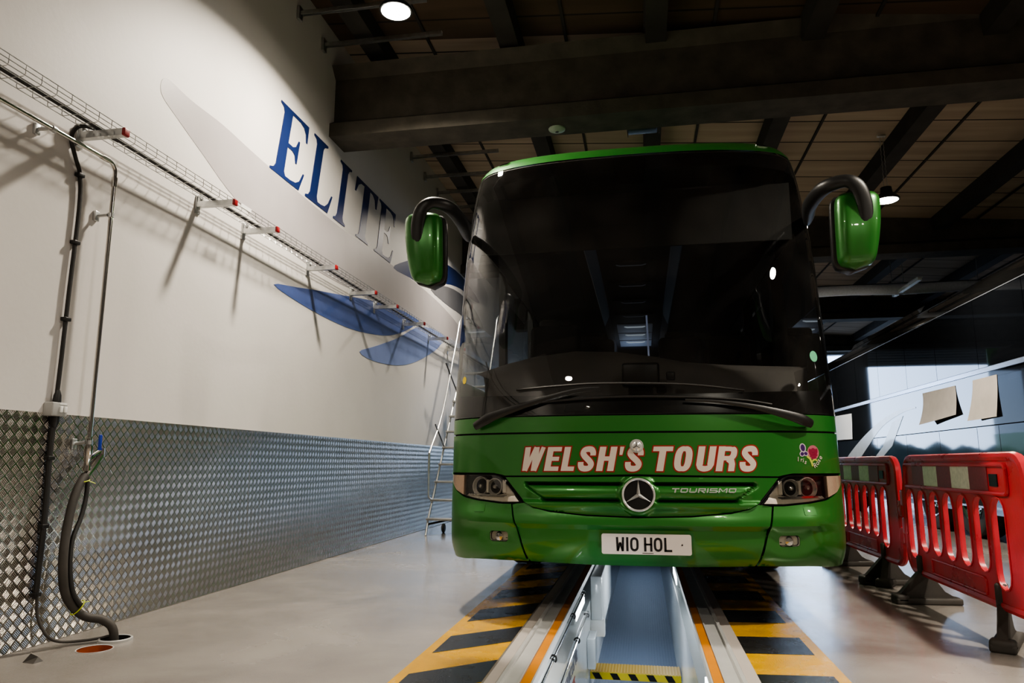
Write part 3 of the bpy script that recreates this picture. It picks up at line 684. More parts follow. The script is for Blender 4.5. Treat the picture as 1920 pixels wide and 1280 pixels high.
def panel_data(poly, off=0., res=.04, rim=.015, holes=(), mapf=None):
    """fills a 2-D outline (a, z) on the bus skin, offset (number or function), with a folded-back rim"""
    f = off if callable(off) else (lambda a, z: off)
    mp = mapf or (lambda a, z, o: skin_o(a, z, o))
    loops = [densify([tuple(p) for p in poly], res)] + [densify([tuple(p) for p in h], res) for h in holes]
    pts = [p for l in loops for p in l]; edges = []; b = 0
    for l in loops: edges += [(b + i, b + (i + 1) % len(l)) for i in range(len(l))]; b += len(l)
    xs = [p[0] for p in loops[0]]; ys = [p[1] for p in loops[0]]
    x = min(xs) + res * .5
    while x < max(xs):
        y = min(ys) + res * .5
        while y < max(ys):
            if inside((x, y), loops[0]) and not any(inside((x, y), h) for h in loops[1:]):
                if min((x - q[0]) ** 2 + (y - q[1]) ** 2 for q in pts[:sum(len(l) for l in loops)]) > (res * .35) ** 2: pts.append((x, y))
            y += res
        x += res
    r = delaunay_2d_cdt([Vector(p) for p in pts], edges, [], 0, 1e-6)
    V = r[0]; F = []
    for fc in r[2]:
        c = sum((V[i] for i in fc), Vector((0, 0))) / len(fc)
        if inside((c.x, c.y), loops[0]) and not any(inside((c.x, c.y), h) for h in loops[1:]): F.append(list(fc))
    vs = []; ns = []
    for v in V:
        p, n = mp(v.x, v.y, f(v.x, v.y)); vs.append(p); ns.append(n)
    # orient
    out = []
    for fc in F:
        a_, b_, c_ = vs[fc[0]], vs[fc[1]], vs[fc[2]]
        if (b_ - a_).cross(c_ - a_).dot(ns[fc[0]]) < 0: fc = fc[::-1]
        out.append(fc)
    if rim:
        cnt = {}
        for fc in out:
            for i in range(len(fc)):
                e = (fc[i], fc[(i + 1) % len(fc)]); cnt[e] = 1
        be = [e for e in cnt if (e[1], e[0]) not in cnt]
        m1 = {}
        for e in be:
            for i in e:
                if i not in m1: m1[i] = len(vs); vs.append(vs[i] - ns[i] * rim)
        for (i, j) in be: out.append([j, i, m1[i], m1[j]])
    return vs, out
def panel(name, poly, m, parent, off=0., res=.04, rim=.015, holes=(), ang=40, mapf=None):
    vs, fs = panel_data(poly, off, res, rim, holes, mapf); mb = MB().add(vs, fs)
    return mb.build(name, m, parent, ang=ang, fix=False)
def mir(P): return [(-a, z) for a, z in P][::-1]

bus = thing('bus', 'bright green touring bus parked nose forward over the service pit', 'bus', (0, 0, 0))
def sm(x, a, b):
    t = max(0, min(1, (x - a) / (b - a))); return t * t * (3 - 2 * t)
# dark body shell behind the panels
panel('inner_shell', [(-AM, .37), (AM, .37), (AM, 1.24), (-AM, 1.24)], M['gap'], bus, -.035, .08, 0)
# bumper centre
def bump_off(a, z):
    o = .030 * sm(z, .576, .592) * sm(.715 - z, 0, .115)              # shallow ledge under the grille
    o -= .018 * sm(.395 - z, 0, .06)
    return o
gb = [(.0, .632), (.31, .640), (.54, .660), (.64, .683), (.70, .712), (.76, .706)]
seam = [(.784, .700), (.684, .345)]
bc = [(-a, z) for a, z in gb[::-1]] + gb[1:] + seam + [(.3, .335), (-.3, .335)] + [(-.684, .345), (-.784, .700)]
prec = [(-.275, .405), (.275, .405), (.275, .556), (-.275, .556)]
def bco(a, z):
    o = bump_off(a, z)
    if -.285 < a < .285 and .395 < z < .57: o = min(o, .0) - .006
    return o
bump = panel('bumper', bc, M['green'], bus, bco, .03)
cor = [(.796, .703), (.86, .703), (1.03, .717), (1.17, .735), (1.28, .778), (1.345, .82), (1.42, .895), (AM, .9), (AM, .345), (1.2, .335), (.70, .345)]
fogp = rrect(.822, .955, .468, .535, .02)
def coro(a, z):
    a = abs(a); o = bump_off(a, z) * (1 - sm(a, 1.0, 1.35))
    d = math.hypot((a - .895) / .15, (z - .475) / .055)
    o += -.014 * sm(1 - math.hypot((a - .9) / .16, (z - .49) / .085), 0, .45)
    return o
for s in (1, -1):
    P = cor if s > 0 else mir(cor); fp = fogp if s > 0 else mir(fogp)
    q = panel('bumper_corner', P, M['green'], bus, coro, .03, holes=[fp])
    # recessed fog lamp
    panel('fog_bezel', fp, M['gap'], q, -.05, .03, 0)
    lensp = rrect(.826, .951, .472, .531, .018); lensp = lensp if s > 0 else mir(lensp)
    panel('fog_reflector', lensp, M['refl'], q, lambda a, z: -.035 + .0, .02, 0)
    p, n = skin_o(s * .89, .50, -.03); MB().lathe([(.001, -.02), (.022, -.018), (.03, 0), (.032, .01)], p, 'y', 18).build('fog_bulb', M['chrome'], q)
    panel('fog_lens', lensp, M['lens'], q, -.014, .03, .006)
    sq = rrect(.978, 1.058, .652, .70, .006, 2); sq = sq if s > 0 else mir(sq)
    panel('tow_cover', sq, M['green'], q, lambda a, z: coro(a, z) + .0025, .02, .003)
# headlamps
hl = [(1.163, .876), (.915, .876), (.885, .868), (.862, .855), (.735, .718), (.86, .715), (1.03, .729), (1.163, .748)]
ind = [(1.176, .876), (1.40, .878), (1.385, .85), (1.33, .815), (1.27, .78), (1.176, .752)]
for s in (1, -1):
    H = thing('headlamp', '', '') ; H.parent = bus
    f = (lambda P: P) if s > 0 else mir
    panel('lamp_housing', f(hl), M['refl'], H, lambda a, z: -.042 + .03 * sm(-abs(a), -.90, -.76) + .025 * sm(-z, -.77, -.74), .02, 0)
    panel('lamp_rim', f([(1.168, .882), (.91, .882), (.878, .873), (.855, .858), (.722, .711), (.86, .709), (1.03, .723), (1.168, .742)]), M['ink'], H, -.012, .04, .02, holes=[f(hl)])
    for (a, z, r) in ((1.04, .81, .058), (.925, .808, .05)):
        p, n = skin_o(s * a, z, -.015); rot = n.to_track_quat('Z', 'Y').to_matrix()
        mb = MB().lathe([(r * .35, -.045), (r * .6, -.035), (r * .85, -.018), (r, .0), (r * 1.06, .0), (r * 1.06, -.02)], seg=26); mb.v = [tuple(rot @ Vector(v) + p) for v in mb.v]
        mb.build('reflector_bowl', M['bowl'], H)
        mb = MB().lathe([(.001, .004), (.012, .0), (.015, -.012), (.013, -.03)], seg=14); mb.v = [tuple(rot @ Vector(v) + p) for v in mb.v]; mb.build('bulb', M['bulb'], H)
    for (a0, a1) in ((.968, .985), (.84, .862)):
        panel('lamp_divider', f([(a0, .77), (a1, .77), (a1, .85), (a0, .85)]), M['refl'], H, -.012, .03, .02)
    panel('reflector_shelf', f([(.83, .742), (1.12, .752), (1.12, .764), (.83, .756)]), M['chrome'], H, -.01, .03, .03)
    panel('lens_cover', f(hl), M['lens'], H, .002, .04, .01)
    panel('indicator_lens', f(ind), M['indic'], H, .0, .03, .02)
# grille panel with two slots
gr = [(-.835, .866), (-.31, .870), (0, .874), (.31, .870), (.835, .866), (.705, .722), (.645, .690), (.54, .667), (.31, .648), (0, .640), (-.31, .648), (-.54, .667), (-.645, .690), (-.705, .722)]
slotT = [(-.735, .826), (-.69, .842), (.69, .842), (.735, .826), (.68, .818), (-.68, .818)]
def gro(a, z):
    b = abs(a); o = .004
    # outer frame bulge, slot valleys, convex slat
    o += .022 * sm(z, .66, .70) * (1 - sm(z, .715, .735))
    top = .842; lo = .818
    in1 = sm(z, .815, .819) * (1 - sm(z, .836, .842)) * (1 - sm(b, .69, .705))
    in2 = sm(z, .721, .725) * (1 - sm(z, .740, .744)) * (1 - sm(b, .57, .60))
    o -= .045 * max(in1, in2)
    if .744 < z < .815: o += .010 * math.sin(PI * (z - .744) / .071) * (1 - sm(b, .62, .70))
    tt = max(0, min(1, (z - .744) / .071)); e = abs(b - (.585 + .105 * tt)) ; o -= .016 * (1 - sm(e, .003, .012)) * (1 if .738 < z < .822 else 0)
    d = math.hypot(b, z - .765)
    if d < .135: o = o * sm(d, .1, .135) + .02 * (1 - sm(d, .108, .13))
    return o
G = panel('grille', gr, M['green'], bus, gro, .009, ang=70, rim=.03)
for (z0, z1, w0) in ((.824, .836, .69),):
    for s in (1, -1):
        panel('grille_slot', [(s * .125, z0), (s * w0, z0), (s * w0, z1), (s * .125, z1)], M['gap'], G, -.038, .04, 0)
# star emblem
p, n = skin_o(0.004, .765, .03)
E_ = thing('emblem', '', ''); E_.parent = G
MB().lathe([(.001, 0), (.088, 0), (.088, .012)], p, 'y', 40).build('badge_disc', M['ink'], E_)
MB().tube([(p.x + .092 * math.cos(a), p.y - .012, p.z + .092 * math.sin(a)) for a in [i * 2 * PI / 48 for i in range(48)]], .0065, 10, closed=True).build('badge_ring', M['starm'], E_)
mb = MB()
for kx in range(3):
    a = rad(90 + 120 * kx); ca, sa = math.cos(a), math.sin(a); L = .089; w = .0125
    c = Vector((p.x, p.y - .024, p.z)); tip = Vector((p.x + ca * L, p.y - .012, p.z + sa * L))
    l = Vector((p.x + math.cos(a + PI / 3) * w, p.y - .008, p.z + math.sin(a + PI / 3) * w)); r_ = Vector((p.x + math.cos(a - PI / 3) * w, p.y - .008, p.z + math.sin(a - PI / 3) * w))
    mb.add([c, tip, l, r_], [(0, 1, 2), (0, 3, 1)])
mb.build('star', M['starm'], E_, ang=None)
# ribbons for lettering
def ribbon(pts, w, closed=False):
    pts = [Vector(q[:2]) for q in pts]; n = len(pts); L = []; R = []
    for i in range(n):
        a = pts[i - 1] if (i > 0 or closed) else pts[i]; b = pts[(i + 1) % n] if (i < n - 1 or closed) else pts[i]
        t = (b - a).normalized(); nn = Vector((-t.y, t.x)); ww = w[i] if isinstance(w, list) else w
        L.append(pts[i] + nn * ww / 2); R.append(pts[i] - nn * ww / 2)
    Q = [(L[i], L[(i + 1) % n], R[(i + 1) % n], R[i]) for i in range(n if closed else n - 1)]
    return [[tuple(v) for v in q] for q in Q]
def bar(x0, x1, y0, y1): return [(x0, y0), (x1, y0), (x1, y1), (x0, y1)]
def block(ch, w, o=0.):
    """heavy condensed letter in a w x 1 box, outline growth o"""
    s = .27 + 2 * o; h = s / 2 - o; q = []
    c = .27 / 2; th = .19 + 2 * o; ht = .19 / 2
    if ch == 'W':
        for (a, b) in ((.06, .17), (.45, .17), (.45, .60), (w - .04, .60)): pass
        q += ribbon([(.13, 1 + o), (.17, -o)], .25 + 2 * o) + ribbon([(.19, -o), (.50, 1 + o)], .17 + 2 * o) + ribbon([(.53, 1 + o), (.57, -o)], .25 + 2 * o) + ribbon([(.60, -o), (w - .1, 1 + o)], .19 + 2 * o)
    if ch in 'EL':
        q += [bar(-o, .27 + o, -o, 1 + o), bar(0, w + o, -o, .18 + o)]
        if ch == 'E': q += [bar(0, w + o, .82 - o, 1 + o), bar(0, w - .05 + o, .42 - o, .59 + o)]
    if ch == 'H': q += [bar(-o, .27 + o, -o, 1 + o), bar(w - .27 - o, w + o, -o, 1 + o), bar(0, w, .42 - o, .6 + o)]
    if ch == "'": q += [[(-o * .5 + .02, .66 - o), (.14 + o * .5, .66 - o), (.17 + o, 1 + o), (-o, 1 + o)]]
    if ch == 'T': q += [bar(-o, w + o, .81 - o, 1 + o), bar(w / 2 - .14 - o, w / 2 + .14 + o, -o, 1)]
    if ch == 'O':
        P = []
        for k in range(44):
            t = 2 * PI * k / 44; ct, st = math.cos(t), math.sin(t)
            P.append(Vector((w / 2 + (w / 2 - c) * abs(ct) ** .7 * (1 if ct > 0 else -1), .5 + (.5 - ht) * abs(st) ** .7 * (1 if st > 0 else -1), 0)))
        ws = [(.19 + (.08 * abs((v.x - w / 2) / (w / 2 - c)))) + 2 * o for v in P]; q += ribbon(P, ws, True)
    if ch == 'U':
        P = [Vector((c, 1 + o, 0))] + spline([(c, .35, 0), (c + .03, .16, 0), (w / 2, ht, 0), (w - c - .03, .16, 0), (w - c, .35, 0)], 4) + [Vector((w - c, 1 + o, 0))]
        ws = [.27 + 2 * o if v.y > .25 else .22 + 2 * o for v in P]; q += ribbon(P, ws)
    if ch == 'R':
        q += [bar(-o, .27 + o, -o, 1 + o)]
        P = [Vector((.2, .9, 0))] + spline([(w - .3, .9, 0), (w - .15, .85, 0), (w - .12, .73, 0), (w - .15, .6, 0), (w - .3, .52, 0)], 4) + [Vector((.2, .52, 0))]
        q += ribbon(P, [.18 + 2 * o + (.07 if v.x > w - .2 else 0) for v in P])
        q += ribbon([(w - .32, .5), (w - .18, .4), (w - .14, .28), (w - .14, -o)], .25 + 2 * o)
    if ch == 'S':
        P = spline([(w - .13, .64 - o, 0), (w - .14, .76, 0), (w - .22, .88, 0), (w / 2, 1 - ht, 0), (.2, .87, 0), (.15, .74, 0), (.24, .61, 0), (w / 2, .51, 0), (w - .23, .4, 0), (w - .14, .27, 0), (w - .2, .13, 0), (w / 2, ht, 0), (.2, .13, 0), (.13, .25, 0), (.12, .37 + o, 0)], 4)
        q += ribbon(P, [.235 + 2 * o] * len(P))
    return q
def put_letters(name, items, a_of, z_of, shear, m, parent, off, fn=block, grow=0., lift=0.):
    out = []
    for (ch, x, w) in items:
        mb = MB()
        for qd in fn(ch, w, grow):
            vs = []
            qd2 = densify(qd, .5) if False else qd
            for (u, v) in qd2:
                p_, n_ = skin_o(a_of(x + u + shear * v), z_of(v), off); vs.append(p_)
            c = (vs[1] - vs[0]).cross(vs[2] - vs[0])
            if c.y > 0: vs = vs[::-1]
            mb.add(vs, [tuple(range(len(vs)))])
        out.append(mb.build(name, m, parent, ang=None, fix=False))
    return out
# hood with lettering
hood = [(-1.47, .892), (-.93, .893), (-.87, .883), (-.84, .876), (-.31, .882), (0, .887), (.31, .882), (.84, .876), (.87, .883), (.93, .893), (1.47, .892), (AM, .9), (AM, 1.134), (-AM, 1.134), (-AM, .9)]
HD = panel('front_flap', hood, M['green'], bus, 0, .05)
panel('upper_band', [(-AM, 1.146), (AM, 1.146), (AM, 1.243), (-AM, 1.243)], M['green'], bus, .0, .05)
panel('band_seam', [(-AM, 1.13), (AM, 1.13), (AM, 1.15), (-AM, 1.15)], M['gap'], bus, -.012, .1, 0)
# 'WELSH'S TOURS'
U = 180.
items = [('W', 64, 168), ('E', 250, 112), ('L', 383, 100), ('S', 507, 128), ('H', 655, 132), ("'", 808, 30), ('S', 864, 130), ('T', 1058, 146), ('O', 1226, 128), ('U', 1390, 130), ('R', 1538, 138), ('S', 1706, 128)]
def aof(x): return -.728 + (x * U - 64) / (1834 - 64) * (.702 + .728)
items = [(c, x / U, w / U) for c, x, w in items]
zof = lambda v: .906 + v * .146
put_letters('letter_outline', items, aof, zof, .2, M['rtext'], HD, .0015, grow=.052)
put_letters('letter', items, aof, zof, .2, M['wtext'], HD, .003)
# small round badge
p, n = skin_o(.0, 1.055, .006)
mb = MB().lathe([(.001, -.008), (.026, -.007), (.03, -.004), (.032, 0), (.04, .0), (.042, .004)], p, 'y', 28); mb.build('round_badge', M['starm'], HD)
mb = MB()
for kx in range(3):
    a = rad(90 + 120 * kx); mb.box((p.x + .012 * math.cos(a), p.y - .009, p.z + .012 * math.sin(a)), (.022, .002, .003), R=Matrix.Rotation(-a, 3, 'Y'))
mb.build('badge_star', M['ink'], HD, ang=None)
# flower decal with two curved words
D = thing('flower_decal', '', ''); D.parent = HD
def decal(name, loops, m, off):
    mb = MB()
    for P in loops:
        vs = [skin_o(a, z, off)[0] for a, z in P]
        nx = tessellate_polygon([[Vector((a, z, 0)) for a, z in P]])
        for t3 in nx:
            q = [vs[i] for i in t3]
            if (q[1] - q[0]).cross(q[2] - q[0]).y > 0: q = q[::-1]
            mb.add(q, [(0, 1, 2)])
    return mb.build(name, m, D, ang=None, fix=False)
def ell(cx, cz_, rx, rz_, rot=0, n=18):
    r = rad(rot); return [(cx + rx * math.cos(t) * math.cos(r) - rz_ * math.sin(t) * math.sin(r), cz_ + rx * math.cos(t) * math.sin(r) + rz_ * math.sin(t) * math.cos(r)) for t in [2 * PI * k / n for k in range(n)]]
ic, rc = (1.013, 1.035), (1.082, 1.018)
decal('petal_outline', [ell(1.010, 1.044, .022, .027, 10), ell(1.003, 1.008, .018, .016, 20), ell(1.028, 1.010, .017, .015, -20)], mat('petal_edge', (.5, .45, .5), .4), .0012)
decal('iris_petals', [ell(1.010, 1.044, .015, .021, 10), ell(1.003, 1.008, .012, .011, 20), ell(1.028, 1.010, .012, .010, -20)], M['purple'], .002)
decal('rose_outline', [ell(1.083, 1.017, .043, .043)], mat('rose_edge', (.42, .12, .16), .4), .0012)
decal('rose_petals', [ell(1.083, 1.031, .016, .012), ell(1.063, 1.018, .011, .022, 15), ell(1.103, 1.02, .012, .022, -20), ell(1.085, .998, .03, .010, 8), ell(1.084, 1.012, .02, .006, -5), ell(1.085, .985, .02, .006, 8)], M['pink'], .002)
decal('stem', [ribbon([(1.035, .995), (1.055, .98), (1.067, .955), (1.072, .935)], .013)[i] for i in range(3)] + ribbon([(1.07, .965), (1.09, .975), (1.11, .968)], .009), M['leafy'], .0016)
for word, pts, sz in (('Iris', [(.966, .965, -5), (.985, .963, -8), (.999, .959, -15), (1.010, .952, -25)], .038), ('Rose', [(1.082, .922, 25), (1.105, .938, 38), (1.123, .956, 45), (1.137, .972, 50)], .042)):
    for ch, (a, z, rt) in zip(word, pts):
        p_, n_ = skin_o(a, z, .003); th = math.atan2(n_.x, -n_.y)
        o = text(ch, sz, M['wtext'], 'script_letter', D, p_, (0, 0, 0), extr=.0004)
        o.rotation_euler = (Matrix.Rotation(th, 4, 'Z') @ Matrix.Rotation(PI / 2, 4, 'X') @ Matrix.Rotation(rad(rt), 4, 'Z')).to_euler()
# model name in chrome strokes
def thin(ch, w, o=0.):
    s = .26; q = []
    if ch == 'T': q += [bar(0, w, 1 - s, 1), bar(w / 2 - .15, w / 2 + .15, 0, 1)]
    if ch in 'OU0':
        P = [(.12, 1 if ch == 'U' else .9), (.12, .2), (.3, .12), (w - .3, .12), (w - .12, .25), (w - .12, 1 if ch == 'U' else .9)]
        q += ribbon(P, .24)
        if ch != 'U': q += [bar(.05, w - .05, 1 - .24, 1)]
    if ch == 'R': q += [bar(0, .26, 0, 1), bar(0, w, 1 - .22, 1), bar(0, w, .42, .58), bar(w - .24, w, .45, 1)] + ribbon([(w * .45, .45), (w - .1, 0)], .26)
    if ch == 'I': q += [bar(0, .26, 0, 1)]
    if ch == 'S': q += [bar(0, w, 0, .2), bar(0, w, .4, .6), bar(0, w, .8, 1), bar(0, .24, .5, 1), bar(w - .24, w, 0, .5)]
    if ch == 'M': q += [bar(0, .24, 0, 1), bar(w - .24, w, 0, 1)] + ribbon([(.15, 1), (w / 2, .3), (w - .15, 1)], .22)
    return q
x = 0; it = []
for ch in 'TOURISMO':
    w = {'I': .26, 'M': 1.7}.get(ch, 1.45); it.append((ch, x, w)); x += w + .28
tot = x - .28
put_letters('model_letter', it, lambda u: .196 + u / tot * .372, lambda v: .779 + v * .026, .25, M['starm'], G, .026, fn=thin)
# number plate
NPL = thing('number_plate', '', ''); NPL.parent = bump
yp = skin(0, .48).y - .012
MB().prism([(x, z) for x, z in rrect(-.037 + .04 - .26, -.037 + .04 + .26, .424, .541, .012)], 'y', yp, yp + .006).build('plate_blank', M['plate'], NPL, ang=None)
def plate_glyph(ch):
    s = .165
    if ch == 'W': return ribbon([(.08, 1), (.12, 0)], s) + ribbon([(.12, 0), (.3, .62)], s * .9) + ribbon([(.3, .62), (.48, 0)], s * .9) + ribbon([(.52, 1), (.48, 0)], s)
    if ch == '1': return [bar(.0, .17, 0, 1)]
    if ch == '0': return ribbon(spline([(.3, .92, 0), (.45, .86, 0), (.52, .7, 0), (.52, .3, 0), (.45, .14, 0), (.3, .08, 0), (.15, .14, 0), (.08, .3, 0), (.08, .7, 0), (.15, .86, 0)], 3, True), s, True)
    if ch == 'H': return [bar(0, s, 0, 1), bar(.6 - s, .6, 0, 1), bar(0, .6, .43, .57)]
    if ch == 'L': return [bar(0, s, 0, 1), bar(0, .56, 0, .15)]
zb, hh = .442, .080
for ch, x0 in (('W', -.172), ('1', -.113), ('0', -.089), ('H', -.009), ('0', .048), ('L', .107)):
    mb = MB()
    for qd in plate_glyph(ch):
        vs = [(x0 + u * hh, yp - .001, zb + v * hh) for u, v in qd]; mb.add(vs, [(0, 1, 2, 3)])
    mb.build('plate_character', M['ink'], NPL, ang=None)
MB().bb(-.02, .045, yp - .001, yp, .430, .4335).build('maker_line', M['ink'], NPL, ang=None)
for x in (.21,): MB().lathe([(.001, -.002), (.004, -.002), (.005, 0)], (x, yp, .482), 'y', 10).build('plate_screw', M['ink'], NPL)
# windshield
wtop = [(1.462, 1.25), (1.462, 2.6), (1.455, 2.95), (1.435, 3.06), (1.40, 3.125), (1.34, 3.17), (1.22, 3.19), (1.0, 3.196), (.65, 3.202), (0, 3.206)]
ws = wtop + [(-a, z) for a, z in wtop[:-1][::-1]]
WS = panel('windshield', ws, M['ws'], bus, .0, .07, 0)
clear = [(1.40, 1.44), (1.30, 1.405), (1.0, 1.39), (.5, 1.375), (0, 1.37)]
ctop = [(1.40, 2.55), (1.385, 2.88), (1.33, 3.0), (1.2, 3.04), (.9, 3.06), (.115, 3.07)]
cl = [(-a, z) for a, z in clear[:-1]] + clear[::-1] + ctop + [(.10, 2.93), (-.10, 2.93), (-.115, 3.07)] + [(-a, z) for a, z in ctop[:-1][::-1]]
panel('frit_border', ws, M['frit'], WS, -.006, .07, 0, holes=[cl])
panel('windshield_seal', [(a * 1.0, z) for a, z in ws], M['rubber'], WS, -.003, .05, .01, holes=[[(a * .993, z - .010 if z > 2.9 else z + (.006 if z < 1.3 else 0)) for a, z in ws]])
# sun blind behind the top of the glass
MB().bb(-1.19, 1.11, 5.30, 5.32, 2.55, 2.98).build('sun_blind', mat('grey_blind', (.03, .03, .028), .7), bus, ang=None)
# stickers
panel('service_sticker', ell(-1.213, 1.513, .022, .026), M['yellowst'], WS, .002, .02, 0)
panel('permit_sticker', ell(1.168, 1.62, .034, .036), M['greenst'], WS, .002, .02, 0)
# pillars beyond the glass edge
for s in (1, -1):
    f = (lambda P: P) if s > 0 else mir
    panel('corner_pillar', f([(1.466, 1.25), (AM, 1.25), (AM, 3.05), (1.46, 2.98), (1.466, 2.6)]), M['gloss_black'], bus, 0, .06)
# roof cap
rc_ = [(-AM, 2.99), (-1.46, 2.985), (-1.44, 3.075), (-1.40, 3.142), (-1.34, 3.185), (-1.22, 3.203), (-1.0, 3.209), (-.65, 3.215), (0, 3.218), (.65, 3.215), (1.0, 3.209), (1.22, 3.203), (1.34, 3.185), (1.40, 3.142), (1.44, 3.075), (1.46, 2.985), (AM, 2.99), (AM, 3.42), (-AM, 3.42)]
panel('roof_cap', rc_, M['green'], bus, 0, .04, 0)
for s in (1, -1):
    ml = rrect(1.07, 1.17, 3.262, 3.292, .012, 3); ml = ml if s > 0 else mir(ml)
    q = panel('marker_lamp', ml, M['chrome'], bus, .006, .02, .01)
YR = 16.6
# side walls and roof from the last contour of the nose back to the tail
def side_strip(name, z0, z1, m, y0=None, y1=YR, n=6, o=0., par=bus):
    for s in (1, -1):
        mb = MB(); vs = []
        for i in range(n + 1):
            z = z0 + (z1 - z0) * i / n; x = BXC + s * (smooth_t(WT, z) + o); ys = (smooth_t(YT, z) + lerp_t(DT, z)) if y0 is None else y0
            vs += [(x, ys, z), (x, y1, z)]
        mb.add(vs, [(2 * i, 2 * i + 1, 2 * i + 3, 2 * i + 2) for i in range(n)]); q = mb.build(name, m, par, ang=60, fix=False)
side_strip('side_panel', .34, 1.55, M['green'])
side_strip('side_window', 1.55, 2.72, M['sideglass'], o=-.004)
side_strip('side_cove', 2.72, 3.42, M['gloss_black'])
for s in (1, -1):
    for y in (6.55, 8.3, 10.0, 11.7, 13.4, 15.1):
        MB().bb(BXC + s * 1.20, BXC + s * 1.262, y, y + .12, 1.5, 2.75).build('window_pillar', M['ink'], bus, ang=None)
xr = smooth_t(WT, 3.42)
cont = [skin(a / 30 * AM, 3.42) for a in range(-30, 31)]
mb = MB(); vs = [tuple(v) for v in cont] + [(BXC + xr, YR, 3.42), (BXC - xr, YR, 3.42)]; mb.add(vs, [tuple(range(len(vs)))]); mb.build('roof', M['green'], bus, ang=None)
MB().bb(BXC - 1.24, BXC + 1.24, YR - .02, YR, .4, 3.35).build('rear_panel', M['green'], bus, ang=None)
MB().bb(-1.1, 1.03, 5.3, 6.3, .4, .55).bb(-.75, .68, 6.3, 16.4, .4, .7).build('chassis', M['gap'], bus, ang=None)
# wheels
def bus_wheel(x, y, s):
    t = thing('wheel', '', ''); t.parent = bus; t.location = (x, y, .503)
    MB().lathe([(.3, -.12), (.44, -.145), (.485, -.135), (.5, -.11), (.5, .11), (.485, .135), (.44, .145), (.3, .12), (.3, -.12)], axis='x', seg=40).build('tyre', M['rubber'], t)
    MB().lathe([(.001, s * .02), (.12, s * .04), (.14, s * .08), (.2, s * .03), (.28, s * .06), (.3, s * .12)], axis='x', seg=30).build('rim', M['wheelrim'], t)
for y in (7.2, 13.4):
    for s in (1, -1): bus_wheel(BXC + s * 1.08, y, s)
# interior
MB().bb(BXC - 1.2, BXC + 1.2, 5.2, YR - .1, 1.0, 1.05).build('cabin_floor', M['cabin'], bus, ang=None)
MB().bb(BXC - 1.1, BXC + 1.1, 5.45, YR - .1, 3.02, 3.05).build('cabin_ceiling', M['cabin'], bus, ang=None)
dp = [(-1.17, 1.40), (1.10, 1.40), (1.10, 1.60), (.9, 1.61), (.6, 1.625), (.3, 1.655), (.1, 1.70), (-.15, 1.74), (-.45, 1.755), (-.75, 1.72), (-.95, 1.67), (-1.17, 1.60)]
mb = MB(); n = len(dp); rows = []
for (y, k, dz) in ((4.86, 0, 0), (4.95, .75, 0), (5.08, .96, 0), (5.2, 1, 0), (5.32, .97, -.0), (5.36, .7, 0), (5.36, 0, -.3)):
    rows.append([(x * (1 if y > 4.98 else .9), y, 1.36 + (z - 1.36) * (k if z > 1.45 else 1) + dz) for x, z in dp])
vs = [v for r_ in rows for v in r_]; fs = []
for i in range(len(rows) - 1):
    for j in range(n - 1): fs.append((i * n + j, i * n + j + 1, (i + 1) * n + j + 1, (i + 1) * n + j))
mb.add(vs, fs); DS = mb.build('dashboard', M['dash'], bus, ang=60)
MB().rbox((0.0, 4.72, 1.515), (.24, .14, .15), .02).build('camera_unit', M['ink'], bus)
MB().rbox((.19, 4.72, 1.505), (.055, .04, .055), .008).build('dash_camera', M['ink'], bus)
mb = MB().tube([(-.72 + .21 * math.cos(a), 5.52 + .12 * math.sin(a), 1.60 + .13 * math.sin(a)) for a in [i * 2 * PI / 30 for i in range(30)]], .016, 8, closed=True); mb.build('steering_wheel', M['blkplastic'], bus)
def seat(x, y, z, nm='passenger_seat'):
    t = thing(nm, '', ''); t.parent = bus; t.location = (x, y, z)
    MB().rbox((0, -.05, .42), (.44, .46, .14), .05).build('cushion', M['seat'], t)
    MB().rbox((0, .2, .82), (.44, .12, .74), .05, R=Matrix.Rotation(rad(-8), 3, 'X')).build('backrest', M['seat'], t)
    MB().rbox((0, .27, 1.17), (.30, .1, .16), .04).build('headrest', M['seat'], t)
    MB().bb(-.03, .03, -.1, .1, 0, .4).build('pedestal', M['blkplastic'], t, ang=None)
    return t
seat(-.72, 5.95, .95, 'driver_seat')
s0 = seat(-.95, 7.3, 1.05)
for r in range(5):
    for x in (-.95, -.48, .41, .88):
        if r == 0 and x == -.95: continue
        if r == 0 and x < 0: pass
        c = copy_tree(s0, bus); c.location = (x, 7.3 + r * .85, 1.05)
for s in (1, -1):
    MB().prism([(BXC + s * .36, 2.98), (BXC + s * .42, 2.78), (BXC + s * 1.15, 2.62), (BXC + s * 1.18, 2.98)], 'y', 6.0, 16).build('luggage_rack', M['cabin'], bus, ang=None)
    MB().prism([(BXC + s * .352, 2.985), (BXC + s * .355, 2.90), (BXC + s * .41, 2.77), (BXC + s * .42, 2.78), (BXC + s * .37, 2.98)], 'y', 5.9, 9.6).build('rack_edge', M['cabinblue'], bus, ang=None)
for i, y in enumerate((7.3, 8.2, 9.1, 10.0, 10.8, 11.5, 12.2)):
    mb = MB().bb(-.33, .2, y, y + .62, 3.0, 3.018); q = mb.build('ceiling_panel', M['hatch'] if y > 10.5 else M['cabin'], bus, ang=None)  # rear panels get the glowing material, front ones stay dark
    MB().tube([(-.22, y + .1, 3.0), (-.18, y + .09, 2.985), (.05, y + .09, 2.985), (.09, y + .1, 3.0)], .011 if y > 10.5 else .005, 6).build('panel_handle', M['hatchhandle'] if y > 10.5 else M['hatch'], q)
MB().tube([(.12, 9.6, 2.15), (.10, 9.6, 2.9)], .012, 8).build('handrail', mat('bright_rail', (.7, .75, .9), .2, .5, emit=(.6, .7, 1), es=.15), bus)  # emission stands in for sky light catching the rail
